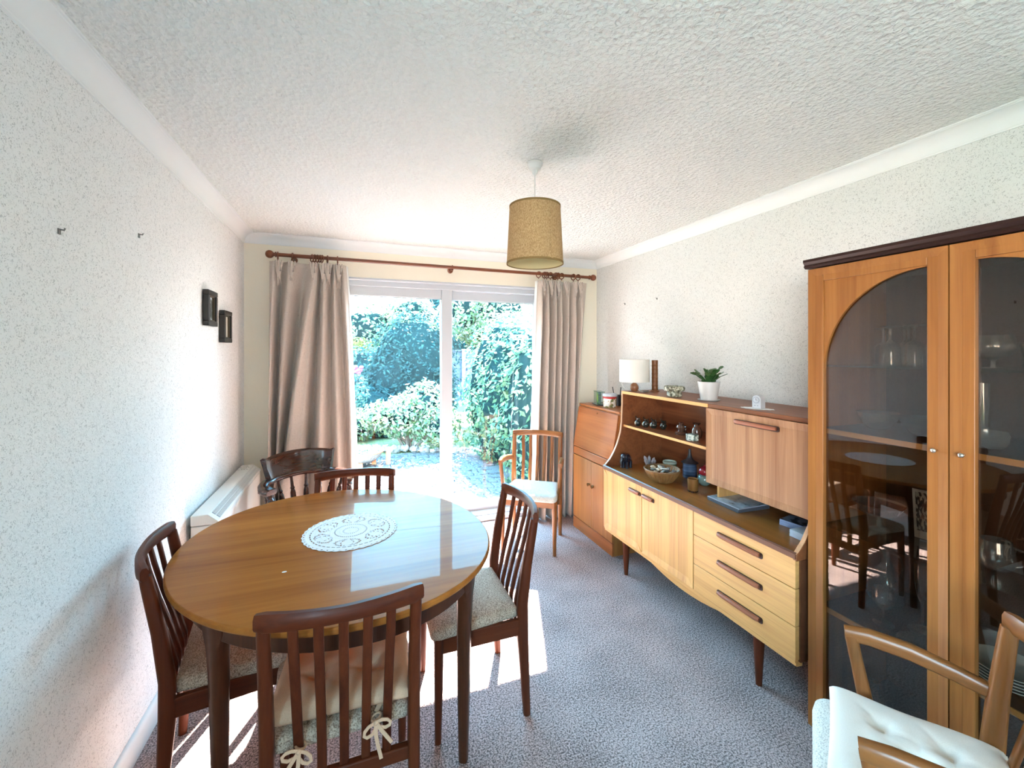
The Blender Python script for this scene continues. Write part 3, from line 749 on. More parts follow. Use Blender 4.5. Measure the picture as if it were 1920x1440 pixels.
P('hutch_top', B().box(1.806, 2.168, Y0+.018, Y1-.018, 1.190, 1.2105), M_sidein, sb, bevel=.002)
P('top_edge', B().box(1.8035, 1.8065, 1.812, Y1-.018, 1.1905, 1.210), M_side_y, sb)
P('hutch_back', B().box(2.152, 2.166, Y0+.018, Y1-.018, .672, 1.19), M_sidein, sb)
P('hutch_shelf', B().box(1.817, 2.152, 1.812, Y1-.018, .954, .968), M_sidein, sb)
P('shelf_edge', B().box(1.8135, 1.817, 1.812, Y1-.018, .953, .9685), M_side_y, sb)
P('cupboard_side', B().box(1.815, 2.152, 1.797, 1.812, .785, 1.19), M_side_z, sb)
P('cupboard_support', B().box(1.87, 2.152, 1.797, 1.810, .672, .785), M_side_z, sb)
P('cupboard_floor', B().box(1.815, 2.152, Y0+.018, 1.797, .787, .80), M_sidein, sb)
def bordered(x, y0, y1, z0, z1, w, h, sides='lrtb'):
    """mitred raised border strips round a panel in the plane x (front towards -x)"""
    b = B(); o_ = [(y0,z0),(y1,z0),(y1,z1),(y0,z1)]; i_ = [(y0+w,z0+w),(y1-w,z0+w),(y1-w,z1-w),(y0+w,z1-w)]
    nm = 'brtl'
    for k in range(4):
        if nm[k] not in sides: continue
        a, c_ = o_[k], o_[(k+1)%4]; d, e_ = i_[(k+1)%4], i_[k]
        b.loft([[(x, *a), (x-h, *a), (x-.0005, *e_), (x, *e_)], [(x, *c_), (x-h, *c_), (x-.0005, *d), (x, *d)]])
    return b
fl = P('fall_flap', B().box(1.797, 1.814, Y0+.020, 1.812, .785, 1.1885), M_flap, sb, bevel=.0015)
P('flap_border', bordered(1.797, Y0+.020, 1.812, .785, 1.1885, .032, .0045), M_flap, fl)
def pull(parent, x, ya, yb, z, hh=.013):
    b = B(); 
    def rr(y0, y1, z0, z1, x0, x1, r):
        pts = []
        for cy_, cz_, a in ((y1-r, z0+r, -PI/2), (y1-r, z1-r, 0), (y0+r, z1-r, PI/2), (y0+r, z0+r, PI)):
            for k in range(5): t = a+PI/2*k/4; pts.append((cy_+r*math.cos(t), cz_+r*math.sin(t)))
        return pts
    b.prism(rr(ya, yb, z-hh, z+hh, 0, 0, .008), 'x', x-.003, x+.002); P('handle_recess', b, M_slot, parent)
    b = B(); b.tube([(x-.006, ya+.012, z+.002), (x-.010, ya+.03, z+.002), (x-.010, yb-.03, z+.002), (x-.006, yb-.012, z+.002)], [(.008,.010),(.009,.0105),(.009,.0105),(.008,.010)], rect=True, up=(1,0,0)); P('handle', b, M_handle, parent, ang=50)
pull(fl, 1.797, 1.386, 1.632, 1.143)
for y0, y1, sides, ha, hb in ((2.195, 2.612, 'rtb', 2.20, 2.322), (1.762, 2.191, 'ltb', 2.073, 2.188)):
    d = P('door', B().box(1.659, 1.677, y0, y1, .254, .662), M_side_z, sb, bevel=.0015)
    P('door_border', bordered(1.659, y0, y1, .254, .662, .036, .005, sides.replace('t', '')), M_side_z, d)
    pull(d, 1.659, ha, hb, .607, .012)
for z0, z1 in ((.254,.388),(.391,.540),(.543,.662)):
    d = P('drawer', B().box(1.655, 1.677, Y0+.006, 1.757, z0, z1), M_side_y, sb, bevel=.0015)
    pull(d, 1.655, 1.355, 1.602, z0+(z1-z0)*.5+.004)
P('base_moulding', B().prism([(1.658,.252),(1.658,.243),(1.663,.240),(1.663,.229),(1.668,.225),(1.70,.222),(1.70,.252)], 'y', Y0+.01, Y1-.01), M_side_y, sb)
ap = [(1.32,.25)]
for i in range(13):
    t = i/12; ap.append((1.50+t*.82, .222-.062*math.sin(PI*t)))
ap += [(2.50,.25)]
P('arched_apron', B().prism(ap, 'x', 1.715, 1.733), M_side_y, sb)
for x in (1.70, 2.08):
    for y in (1.411, 2.411):
        P('leg', B().tube([(x, y, 0), (x, y, .12), (x, y, .252)], [.013, .0195, .026], 18), M_chair['z'], sb)

# ------------------------------------------------------------------ bureau
bu = T('bureau', 'reddish teak bureau with sloping writing flap next to the right curtain', 'bureau', (1.96, 2.945, 0), world=True)
y0, y1 = 2.650, 3.240
P('carcass', B().prism([(1.764,.0),(1.764,.69),(1.818,1.033),(2.17,1.033),(2.17,.0)], 'y', y0, y1), M_bur_z, bu)
P('top', B().box(1.808, 2.172, y0-.004, y1+.004, 1.034, 1.050), M_bur_y, bu, bevel=.004)
fl = P('writing_flap', B().prism([(1.762,.695),(1.746,.697),(1.802,1.028),(1.818,1.026)], 'y', y0+.004, y1-.004), M_bur_y, bu, bevel=.003)
b = B(); b.tube([(1.794, 2.93, 1.004), (1.792, 2.93, 1.0045)], .006, 10); P('keyhole', b, M_brass, fl)
P('slide_rail', B().box(1.750, 1.764, y0, y1, .628, .690), M_bur_y, bu, bevel=.003)
for ya, yb, yk in ((2.9465, y1-.003, 2.975), (y0+.003, 2.9435, 2.915)):
    d = P('door', B().box(1.748, 1.764, ya, yb, .098, .622), M_bur_z, bu, bevel=.0015)
    b = B(); b.ball((1.742, yk, .432), (.006,.010,.010), 10, 8); b.tube([(1.738, yk-.014, .438), (1.734, yk-.008, .426), (1.733, yk, .421), (1.734, yk+.008, .426), (1.738, yk+.014, .438)], .0035, 8); P('drop_handle', b, M_brass, d)
P('plinth', B().box(1.748, 1.764, y0, y1, 0, .092), M_bur_y, bu, bevel=.002)

# ------------------------------------------------------------------ glazed display cabinet
cb = T('display_cabinet', 'tall teak display cabinet with arched tinted glass doors and dark cornice', 'cabinet', (1.93, .76, 0), world=True)
y0, y1, xf, xb = .328, 1.186, 1.70, 2.165
for y in (y0, y1-.018): P('side_panel', B().box(xf+.022, xb, y, y+.018, 0, 1.826), M_cab_z, cb)
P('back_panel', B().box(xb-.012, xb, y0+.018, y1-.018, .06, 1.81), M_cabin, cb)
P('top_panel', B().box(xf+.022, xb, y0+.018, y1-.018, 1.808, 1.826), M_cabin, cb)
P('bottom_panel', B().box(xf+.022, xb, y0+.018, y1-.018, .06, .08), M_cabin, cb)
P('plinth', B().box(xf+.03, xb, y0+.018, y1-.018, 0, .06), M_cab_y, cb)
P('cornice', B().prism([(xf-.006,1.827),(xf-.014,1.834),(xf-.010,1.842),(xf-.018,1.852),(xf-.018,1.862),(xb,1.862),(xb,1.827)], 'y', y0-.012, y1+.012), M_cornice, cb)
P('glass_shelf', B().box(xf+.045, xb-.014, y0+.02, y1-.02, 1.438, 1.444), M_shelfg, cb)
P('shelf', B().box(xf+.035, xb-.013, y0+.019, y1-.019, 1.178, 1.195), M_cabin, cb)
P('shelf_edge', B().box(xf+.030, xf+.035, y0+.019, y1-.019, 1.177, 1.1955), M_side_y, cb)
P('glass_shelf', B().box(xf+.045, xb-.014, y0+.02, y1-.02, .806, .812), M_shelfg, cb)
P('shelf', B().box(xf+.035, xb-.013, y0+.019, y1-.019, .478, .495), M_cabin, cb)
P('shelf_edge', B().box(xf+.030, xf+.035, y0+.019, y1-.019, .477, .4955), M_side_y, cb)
for ya, yb, hinge in ((.7585, 1.1855, 1), (.3285, .7545, -1)):
    go, gi = (yb-.054, ya+.054)          # glass limits (outer stile 54 mm, inner 54 mm)
    zt, zb = 1.772, .115
    b = B(); 
    for a in ((ya, ya+.054, .012, 1.822), (yb-.054, yb, .012, 1.822), (ya+.054, yb-.054, zt, 1.822), (ya+.054, yb-.054, .012, zb)): b.box(xf, xf+.022, *a)
    d = P('door', b, M_cab_z, cb, bevel=.002)
    P('door_moulding', bordered(xf, ya, yb, .012, 1.822, .026, .006), M_cab_z, d)
    # quarter-arch spandrel
    outer = go if hinge > 0 else gi; inner = gi if hinge > 0 else go; w_ = inner-outer
    zs = 1.433; poly = [(outer, zs), (outer, zt), (inner, zt)]
    for i in range(19):
        t = PI/2*i/18
        poly.append((inner-w_*math.sin(t)*.995, zs+(zt-.003-zs)*math.cos(t)))
    b = B(); b.prism(poly, 'x', xf+.006, xf+.016); P('arch_panel', b, M_cab_z, d, smooth=False)
    P('pane', B().box(xf+.016, xf+.0195, ya+.05, yb-.05, zb-.004, zt+.004), M_cabglass, d, smooth=False)
    yk = ya+.030 if hinge > 0 else yb-.030
    b = B(); b.tube([(xf+.002, yk, 1.190), (xf-.012, yk, 1.190)], .0045, 10); b.ball((xf-.016, yk, 1.190), (.007,.008,.008), 12, 8); P('knob', b, M_chrome, d)

# ------------------------------------------------------------------ glassware inside the cabinet
def lat(name, label, cat, prof, loc, m, group=None, seg=24, part='body', ell=1.0, extra=None):
    o = T(name, label, cat, loc, group=group)
    P(part, B().lathe(prof, seg=seg, cap=False, ell=ell), m, o, ang=60)
    return o
gobU = [(.0,.150),(.030,.150),(.0315,.148),(.006,.140),(.0045,.130),(.006,.124),(.0042,.115),(.005,.098),(.010,.090),(.024,.082),(.030,.070),(.031,.050),(.0325,.030),(.034,.004),(.0335,.0005),(.0325,.004),(.030,.04),(.028,.068),(.02,.078),(0,.082)]
GG = 'upturned stemmed goblets on the top glass shelf'
gl = [('upturned crystal goblet with round foot, second from the arch edge in front', 1.90, 1.018), ('upturned crystal goblet beside the inner door stile', 1.90, .944),
      ('upturned crystal goblet standing behind the front pair, middle', 1.985, 1.005), ('upturned crystal goblet behind the front pair, half hidden by the stile', 1.985, .925),
      ('faint upturned goblet at the back of the shelf, outermost', 2.06, 1.128), ('faint upturned goblet at the back of the shelf, inner of the two', 2.075, 1.062)]
g0 = None
for lab, x, y in gl:
    if g0 is None: g0 = lat('goblet', lab, 'glass', gobU, (x, y, 1.4445), M_crystal, GG, seg=16); c = g0
    else: c = copy_tree(g0); c['label'] = lab; c.location = (x, y, 1.4445)
bal = [(0,.001),(.026,.001),(.026,.003),(.006,.008),(.005,.022),(.012,.03),(.040,.042),(.055,.06),(.056,.072),(.050,.09),(.044,.105),(.043,.104),(.048,.09),(.053,.07),(.05,.058),(.036,.045),(0,.036)]
lat('brandy_balloon', 'cut glass balloon bowl on a short stem, right door top shelf', 'glass', bal, (1.90, .741, 1.4445), M_crystal, seg=14)
lat('tumbler', 'cut crystal tumbler at the right edge of the top shelf', 'glass', [(0,.002),(.03,.002),(.036,.08),(.0345,.08),(.029,.008),(0,.008)], (1.90, .645, 1.4445), M_crystal, seg=10)
bowlp = [(0,.002),(.028,.002),(.04,.012),(.056,.035),(.066,.058),(.069,.066),(.066,.066),(.060,.052),(.050,.032),(.036,.014),(0,.010)]
lat('glass_bowl', 'cut glass bowl with flared rim, middle of the wooden shelf', 'bowl', bowlp, (1.90, 1.058, 1.196), M_crystal, 'cut glass bowls on the middle shelf', seg=12)
lat('glass_bowl', 'cut glass bowl partly hidden by the inner door stile', 'bowl', bowlp, (1.90, .918, 1.196), M_crystal, 'cut glass bowls on the middle shelf', seg=12)
lat('bud_vase', 'tall straight clear glass vase behind the right door', 'vase', [(0,.002),(.018,.002),(.018,.195),(.0165,.195),(.0165,.012),(0,.012)], (1.985, .80, 1.196), M_crystal)
lat('glass_dish', 'squat cut glass dish in front of the tall vase', 'bowl', [(0,.002),(.034,.002),(.044,.02),(.046,.052),(.043,.052),(.04,.02),(.03,.01),(0,.01)], (1.86, .735, 1.196), M_crystal, seg=10)
comp = [(0,.001),(.035,.001),(.034,.004),(.008,.012),(.006,.04),(.012,.05),(.05,.056),(.075,.072),(.084,.098),(.081,.098),(.072,.078),(.045,.062),(0,.058)]
lat('comport', 'shallow glass comport dish on a foot, lower glass shelf', 'bowl', comp, (1.90, 1.055, .8125), M_crystal)
dec = [(0,.001),(.052,.001),(.058,.01),(.058,.07),(.052,.10),(.030,.13),(.018,.15),(.015,.19),(.022,.205),(.021,.206),(.012,.19),(.014,.15),(.026,.13),(.048,.10),(.053,.07),(.053,.014),(0,.012)]
d_ = lat('decanter', 'clear glass decanter with round stopper on the lower wooden shelf', 'decanter', dec, (2.0, 1.086, .4955), M_crystal)
P('stopper', B().lathe([(.001,.185),(.010,.19),(.011,.215),(.014,.222),(.008,.232),(.017,.25),(.020,.262),(.016,.276),(.006,.284),(0.001,.285)], seg=14, cap=False), M_crystal, d_)
b = B(); b.tube([(0, -.02, .20), (0, -.05, .195), (0, -.058, .16), (0, -.05, .115)], .005, 8); P('handle', b, M_crystal, d_)
wg = [(0,.001),(.032,.001),(.032,.003),(.006,.008),(.004,.045),(.006,.055),(.022,.065),(.033,.085),(.033,.11),(.030,.132),(.0285,.132),(.031,.11),(.031,.087),(.02,.068),(0,.062)]
lat('wine_glass', 'stemmed wine glass near the front edge of the lower wooden shelf', 'glass', wg, (1.82, .996, .4955), M_crystal)
o = T('glass_plate', 'clear glass saucer with a cup by the inner stile, lower wooden shelf', 'plate', (1.79, .865, .4955))
P('saucer', B().lathe([(0,.002),(.04,.002),(.07,.014),(.069,.017),(.04,.006),(0,.006)], cap=False), M_crystal, o)
P('cup', B().lathe([(0,.008),(.018,.008),(.026,.04),(.040,.062),(.038,.062),(.024,.04),(.016,.012),(0,.012)], cap=False), M_crystal, o)
o = lat('champagne_flute', 'tall narrow flute glass just behind the inner door stile', 'glass', [(0,.001),(.03,.001),(.005,.008),(.004,.09),(.016,.12),(.023,.18),(.022,.235),(.0205,.235),(.021,.18),(.014,.122),(0,.115)], (1.92, .93, .4955), M_crystal)
m = mat('certificate_print', (.05,.05,.05), .5)
n1 = N(m, 'ShaderNodeTexNoise', Scale=1.0, Detail=2.0); L(m, coords(m, (60, 160, 45)), n1.inputs['Vector']); L(m, ramp(m, n1.outputs[0], [(.50, (.03,.03,.03)), (.56, (.6,.6,.55))]), pb(m).inputs['Base Color'])
o = T('display_card', 'white bordered dark card leaning inside the left cabinet door', 'card', (1.955, .905, .8125), rotz=R(12))
b = B(); b.box(-.003, 0, -.06, .06, 0, .185); b.xf(Matrix.Rotation(R(-8), 4, 'Y')); b.xf(Matrix.Translation((0,0,.0005))); P('board', b, mat('card_white', (.8,.79,.74), .6), o)
b = B(); b.box(-.0038, -.003, -.052, .052, .03, .176); b.xf(Matrix.Rotation(R(-8), 4, 'Y')); P('print', b, m, o)
jug = [(0,.001),(.032,.001),(.04,.008),(.046,.03),(.042,.06),(.036,.09),(.0345,.09),(.040,.06),(.044,.03),(.038,.011),(0,.008)]
o = lat('glass_jug', 'clear glass jug on the lower glass shelf behind the right door', 'jug', jug, (1.90, .735, .8125), M_crystal)
b = B(); b.tube([(0, -.038, .08), (0, -.068, .075), (0, -.07, .04), (0, -.044, .022)], .004, 8); P('handle', b, M_crystal, o)
lat('red_vase', 'small round ruby red glass vase next to the jug', 'vase', [(0,.001),(.012,.001),(.024,.014),(.027,.028),(.022,.045),(.009,.054),(.012,.064),(.010,.064),(.007,.054),(.02,.044),(.024,.028),(.01,.006),(0,.005)], (1.90, .80, .8125), M_redg)
M_china = mat('white_china', (.78,.79,.78), .25)
for k in range(5):
    lab = ['bottom plate of the pale china stack', 'second plate up in the pale china stack', 'middle plate of the pale china stack', 'fourth plate up in the pale china stack', 'topmost plate of the pale china stack'][k]
    o = T('plate', lab+' behind the right cabinet door', 'plate', (1.86, .69, .4958+k*.009), group='stacked pale china plates')
    P('dish', B().lathe([(0,.001),(.055,.001),(.08,.012),(.088,.017),(.087,.019),(.078,.015),(.054,.004),(0,.004)], cap=False, seg=32), M_china, o)
lat('sauce_boat', 'pale china sauce boat beside the plate stack', 'bowl', [(0,.001),(.03,.001),(.03,.006),(.045,.03),(.05,.05),(.048,.05),(.04,.03),(.02,.01),(0,.01)], (1.85, .545, .4958), M_china, ell=.6)
lat('bottle', 'clear glass bottle standing on the cabinet floor', 'bottle', [(0,.001),(.035,.001),(.038,.01),(.038,.09),(.03,.12),(.014,.14),(.013,.17),(.017,.172),(.016,.18),(.012,.18),(.011,.14),(.027,.118),(.034,.09),(.034,.012),(0,.01)], (1.83, 1.03, .0805), M_crystal)

# ------------------------------------------------------------------ things on the bureau and hutch top
HT = 1.211
o = T('table_lamp', 'small table lamp with cream drum shade on the hutch top', 'lamp', (1.885, 2.575, HT))
P('base', B().lathe([(.001,0),(.022,0),(.024,.004),(.030,.018),(.030,.034),(.022,.05),(.012,.056),(.010,.064),(.014,.068),(.010,.072),(.006,.10)], seg=20), mat('lamp_base_clay', rgb(150,98,66), .3, coat=.4), o)
seg = 40; rings = [[(r*math.cos(2*PI*i/seg), r*math.sin(2*PI*i/seg), z) for i in range(seg)] for r, z in ((.104,.066),(.104,.226),(.1025,.226),(.1025,.066))]
P('shade', B().loft(rings, closed=True), mat('cream_shade', (.80,.76,.68), .9, .1), o)
b = B()
for k in range(3): a = 2*PI*k/3+.3; b.tube([(0,0,.20), (.103*math.cos(a), .103*math.sin(a), .222)], .0015, 6)
b.tube([(0,0,.09), (0,0,.20)], .004, 8); P('shade_fitting', b, M_cord, o)
b = B(); b.tube([(-.028, .02, .004), (-.05, .03, .006), (-.062, .05, .03), (-.066, .062, .052)], .002, 6); P('flex', b, M_cord, o)
o = T('glass_leaf_dish', 'small curled grey glass dish in front of the table lamp', 'ornament', (1.875, 2.455, HT))
rings = []
for i in range(9):
    t = i/8; w_ = .018*math.sin(PI*min(.98, t*.94+.04)); rings.append([(-w_, -.055+.11*t, .006+.012*(2*t-1)**2), (0, -.055+.11*t, .002+.012*(2*t-1)**2), (w_, -.055+.11*t, .006+.012*(2*t-1)**2), (0, -.055+.11*t, .004+.012*(2*t-1)**2)])
P('leaf_bowl', B().loft(rings), mat('smoky_glass', (.25,.25,.24), .1, .8), o)
o = T('bamboo_tube', 'tall brown bamboo tube with carved bands standing behind the lamp', 'ornament', (2.0, 2.494, HT))
prof = [(.001,0),(.030,0),(.030,.006),(.021,.010)]
for k in range(7): z = .012+k*.028; prof += [(.0215,z),(.0225,z+.004),(.0208,z+.007),(.0212,z+.024)]
P('cane', B().lathe(prof+[(.022,.212),(.021,.222),(.017,.222),(.016,.205),(.001,.205)], seg=20), wood('bamboo', rgb(176,114,66), rgb(126,74,38), 'z', .4), o)
m = mat('stoneware', (.4,.38,.3), .5)
n1 = N(m, 'ShaderNodeTexNoise', Scale=60.0, Detail=4.0, Distortion=1.0); L(m, coords(m), n1.inputs['Vector']); L(m, ramp(m, n1.outputs[0], [(.40, rgb(70,66,48)), (.52, rgb(160,154,128)), (.65, rgb(206,202,182))]), pb(m).inputs['Base Color'])
o = T('stoneware_dish', 'mottled green stoneware lidded dish on the hutch top', 'dish', (1.885, 2.165, HT))
P('pot', B().lathe([(.001,0),(.040,0),(.045,.006),(.044,.030),(.040,.036)], seg=28), m, o)
P('lid', B().lathe([(.046,.0365),(.061,.038),(.063,.044),(.063,.060),(.058,.066),(.054,.060),(.001,.057)], seg=28), m, o)
o = T('potted_plant', 'green Christmas cactus in a white ribbed pot', 'plant', (1.93, 1.93, HT))
sgn = 64; rings = []
for r, z in ((.043,.004),(.046,.02),(.0605,.108),(.0605,.110),(.057,.110),(.056,.095),(.0,.093)):
    rings.append([((r+(.0012 if (i % 2 and z < .11 and r > .04 and r < .0602) else 0))*math.cos(2*PI*i/sgn), (r+(.0012 if (i % 2 and z < .11 and r > .04 and r < .0602) else 0))*math.sin(2*PI*i/sgn), z) for i in range(sgn)])
P('pot', B().loft(rings), mat('pot_white', (.60,.57,.54), .4), o, ang=20)
P('saucer', B().lathe([(.001,0),(.055,0),(.062,.006),(.060,.007),(.05,.003),(.001,.003)], seg=32), mat('saucer_grey', (.5,.48,.46), .4), o)
P('soil', B().lathe([(.001,.0945),(.055,.0945),(.055,.096),(.001,.098)], seg=20), mat('soil', (.03,.022,.016), .9), o)
M_cact = mat('cactus_green', rgb(52,88,44), .35, .5)
rnd = random.Random(4)
def pad(b, p, d, up, ln, w):
    d = d.normalized(); s_ = d.cross(up).normalized(); n_ = s_.cross(d).normalized(); rings = []
    for t, ww in ((0,.3),(.2,.75),(.45,1),(.6,.85),(.75,1.05),(.92,.8),(1,.35)):
        c_ = p+d*(ln*t); rings.append([tuple(c_+s_*(w*ww)), tuple(c_+n_*.0022), tuple(c_-s_*(w*ww)), tuple(c_-n_*.0022)])
    b.loft(rings); return p+d*ln
for k in range(22):
    a = k*2.4+rnd.uniform(-.3,.3); out = rnd.uniform(.12, .85)
    p = Vector((.018*math.cos(a), .018*math.sin(a), .095)); d = Vector((math.cos(a)*out, math.sin(a)*out, 1.0)); b = B()
    for q in range(rnd.choice((2,3,3,4))):
        p = pad(b, p, d, Vector((rnd.uniform(-.4,.4), rnd.uniform(-.4,.4), 1)) if abs(d.normalized().z) < .9 else Vector((rnd.uniform(-1,1), rnd.uniform(-1,1), 0)), rnd.uniform(.028,.040), rnd.uniform(.012,.017))
        d = d.normalized() + Vector((math.cos(a)*.28, math.sin(a)*.28, -.10+rnd.uniform(-.1,.12)))
    P('leaf', b, M_cact, o, ang=30)
o = T('paper_mat', 'white scalloped paper doily under the small white clock', 'doily', (1.885, 1.575, HT), rotz=R(20))
rr = [(.034+.002*math.cos(12*a), a) for a in [2*PI*k/72 for k in range(72)]]
b = B(); b.prism([(r*1.1*math.cos(a), r*2.2*math.sin(a)) for r, a in rr], 'z', 0, .0012); P('mat', b, mat('paper_white', (.82,.80,.77), .8), o)
o = T('mantel_clock', 'small white arched alarm clock on the hutch top', 'clock', (1.892, 1.575, HT+.0014), rotz=R(14))
arch = [(-.021,0),(.021,0),(.021,.045)]+[(.021*math.cos(PI*k/12), .045+.021*math.sin(PI*k/12)) for k in range(1,12)]+[(-.021,.045)]
P('case', B().prism(arch, 'x', -.018, .030), M_upvc, o, bevel=.002)
b = B(); b.tube([(-.0185, 0, .042), (-.0215, 0, .042)], .0165, 24); P('bezel', b, mat('clock_grey', (.35,.37,.4), .4), o)
b = B(); b.tube([(-.0216, 0, .042), (-.0222, 0, .042)], .0125, 24); fc = P('dial', b, M_upvc, o)
b = B(); b.box(-.0229, -.0223, -.0008, .0008, .042, .052); b.box(-.0229, -.0223, -.008, 0, .0413, .0427); P('hands', b, M_black, fc)
b = B(); b.box(-.0186, -.018, -.009, -.004, .013, .016); b.box(-.0186, -.018, .003, .010, .013, .016); P('foot_marks', b, mat('clock_dk', (.2,.21,.24), .4), o)
BT = 1.051
o = T('photo_cube', 'small glass photo stand with green and blue picture on the bureau', 'photo stand', (1.905, 3.08, BT), rotz=R(-15))
m = mat('meadow_print', (.2,.3,.2), .4); n1 = N(m, 'ShaderNodeTexNoise', Scale=30.0, Detail=3.0); L(m, coords(m, (1,1,.4)), n1.inputs['Vector'])
L(m, ramp(m, n1.outputs[0], [(.38, rgb(40,52,110)), (.5, rgb(60,110,60)), (.62, rgb(150,180,70))]), pb(m).inputs['Base Color'])
P('base', B().box(-.04, .04, -.075, .075, 0, .008), mat('dark_glass_base', (.03,.035,.05), .2), o)
P('picture', B().box(-.004, .0, -.05, .055, .009, .105), m, o)
P('cover', B().box(-.03, .03, -.065, .065, .108, .112), thin_glass('green_glass', (.55,.75,.65), add=.05), o)
for y in (-.06, .06): P('glass_side', B().box(-.028, .028, y-.002, y+.002, .008, .108), M_shelfg, o)
m = mat('storage_jar_print', (.8,.78,.74), .35); n1 = N(m, 'ShaderNodeTexNoise', Scale=38.0, Detail=2.0, Distortion=.5); L(m, coords(m), n1.inputs['Vector'])
L(m, ramp(m, n1.outputs[0], [(.40, rgb(120,128,84)), (.46, rgb(206,170,130)), (.52, rgb(236,232,224))]), pb(m).inputs['Base Color'])
o = T('storage_jar', 'white patterned storage jar with a red band on the bureau', 'jar', (1.90, 2.915, BT))
P('body', B().lathe([(.001,0),(.046,0),(.049,.006),(.053,.080),(.053,.084),(.001,.084)], seg=32), m, o)
P('band', B().lathe([(.0535,.070),(.0545,.072),(.0548,.086),(.053,.088)], seg=32, cap=False), mat('red_glaze', rgb(176,52,48), .3), o)
P('lid', B().lathe([(.053,.086),(.060,.088),(.061,.098),(.057,.108),(.05,.110),(.001,.106)], seg=32), M_upvc, o)
o = T('pen_pot', 'black pen pot with two pens behind the patterned jar', 'pen pot', (2.02, 2.985, BT))
P('pot', B().lathe([(.001,0),(.030,0),(.032,.085),(.030,.085),(.028,.006),(.001,.006)], seg=20), M_black, o)
for x, y, dx in ((.01,-.01,.01), (-.01,.012,-.018)):
    b = B(); b.tube([(x, y, .01), (x+dx, y-dx, .15)], .0038, 8); P('pen', b, M_black, o)

# ------------------------------------------------------------------ things on the hutch shelf
SH = .969
M_pot1 = mat('dark_glaze', (.02,.022,.018), .18, .6, coat=.5); M_pot2 = mat('cream_glaze', rgb(214,206,176), .25, coat=.4)
FG = 'tiny black and cream jugs on the hutch shelf'
for lab, x, y, k in (('tiny cream-fronted jug with curled handle at the left end of the shelf', 1.868, 2.512, 1.0), ('tiny black jug with cream side, second from the shelf\'s left end', 1.892, 2.455, 1.12),
                     ('tiny black jug with cream stripe, third from the shelf\'s left end', 1.916, 2.403, 1.12), ('tiny all-dark jug, fourth from the shelf\'s left end', 1.955, 2.352, 1.12)):
    o = T('miniature_jug', lab, 'jug', (x, y, SH), group=FG)
    P('body', B().lathe([(.001,0),(.012*k,0),(.013*k,.003),(.020*k,.014),(.021*k,.026),(.014*k,.040),(.009*k,.046),(.012*k,.056),(.010*k,.056),(.001,.05)], seg=18), M_pot1, o)
    if 'all-dark' not in lab:
        b = B(); b.ball((-.012*k, .004, .022), (.0105, .013*k, .014), 12, 8); P('cream_patch', b, M_pot2, o)
    b = B(); b.tube([(0, -.009*k, .052), (0, -.022*k, .060), (0, -.026*k, .045), (0, -.02*k, .03)], .0028, 8); P('handle', b, M_pot1, o)
    b = B(); b.tube([(0, .008*k, .052), (-.004, .016*k, .062), (-.004, .020*k, .07)], [.004,.003,.001], 8); P('spout', b, M_pot1, o)
M_bronze = mat('lustre_brown', rgb(84,56,44), .2, .6, coat=.6)
o = T('lustre_pot', 'squat shiny brown pot on a foot beside the patterned box', 'pot', (1.945, 2.17, SH))
P('body', B().lathe([(.001,0),(.036,0),(.040,.010),(.034,.018),(.020,.022),(.024,.030),(.030,.044),(.026,.058),(.012,.064),(.018,.074),(.016,.074),(.001,.066)], seg=22), M_bronze, o)
b = B(); b.tube([(0,-.024,.05), (0,-.042,.052), (0,-.040,.034), (0,-.028,.03)], .004, 8); P('handle', b, M_bronze, o)
m = mat('patterned_box', (.5,.52,.48), .3); n1 = N(m, 'ShaderNodeTexNoise', Scale=70.0, Detail=3.0); L(m, coords(m), n1.inputs['Vector']); L(m, ramp(m, n1.outputs[0], [(.42, rgb(92,108,92)), (.52, rgb(176,190,184)), (.62, rgb(222,224,212))]), pb(m).inputs['Base Color'])
o = T('trinket_box', 'six-sided green and white ceramic trinket box at the shelf front', 'box', (1.868, 1.995, SH))
P('box', B().lathe([(.001,0),(.032,0),(.036,.004),(.036,.026),(.034,.028),(.001,.028)], seg=6), m, o)
P('lid', B().lathe([(.035,.0285),(.037,.030),(.036,.036),(.020,.040),(.001,.041)], seg=6), m, o)
o = T('lustre_jar', 'small brown jar with waisted neck just behind the trinket box', 'jar', (1.955, 2.05, SH))
P('body', B().lathe([(.001,0),(.026,0),(.030,.02),(.028,.048),(.022,.062),(.016,.068),(.014,.078),(.024,.088),(.022,.089),(.012,.08),(.001,.07)], seg=22), M_bronze, o)

# ------------------------------------------------------------------ things on the worktop
WT = .6725
o = T('elephant_figurine', 'dark blue elephant figurine at the left end of the worktop', 'figurine', (1.80, 2.545, WT), rotz=R(200)); o.scale = (1.1, 1.1, 1.22)
M_el = mat('blue_black_ceramic', rgb(28,32,46), .25, .6, coat=.5)
b = B(); b.ball((0,0,.052), (.036,.024,.027), 16, 10); b.ball((.034,0,.066), (.020,.018,.020), 14, 10)
b.tube([(.050,0,.062), (.060,0,.045), (.058,0,.022), (.064,0,.010)], [.009,.008,.006,.004], 10)
P('body', b, M_el, o)
for x in (-.02, .018):
    for y in (-.014, .014): P('leg', B().tube([(x, y, 0), (x, y, .04)], [.0095,.010], 10), M_el, o)
for s_ in (-1, 1):
    b = B(); b.ball((.028, s_*.020, .064), (.012,.004,.018), 12, 8); P('ear', b, M_el, o)
b = B(); b.tube([(-.034,0,.06), (-.042,0,.045), (-.041,0,.03)], .0022, 6); P('tail', b, M_el, o)
o = T('crystal_cluster', 'pale quartz crystal cluster behind the shell basket', 'ornament', (1.985, 2.53, WT))
M_qz = mat('pale_quartz', rgb(214,210,216), .35); rnd = random.Random(12)
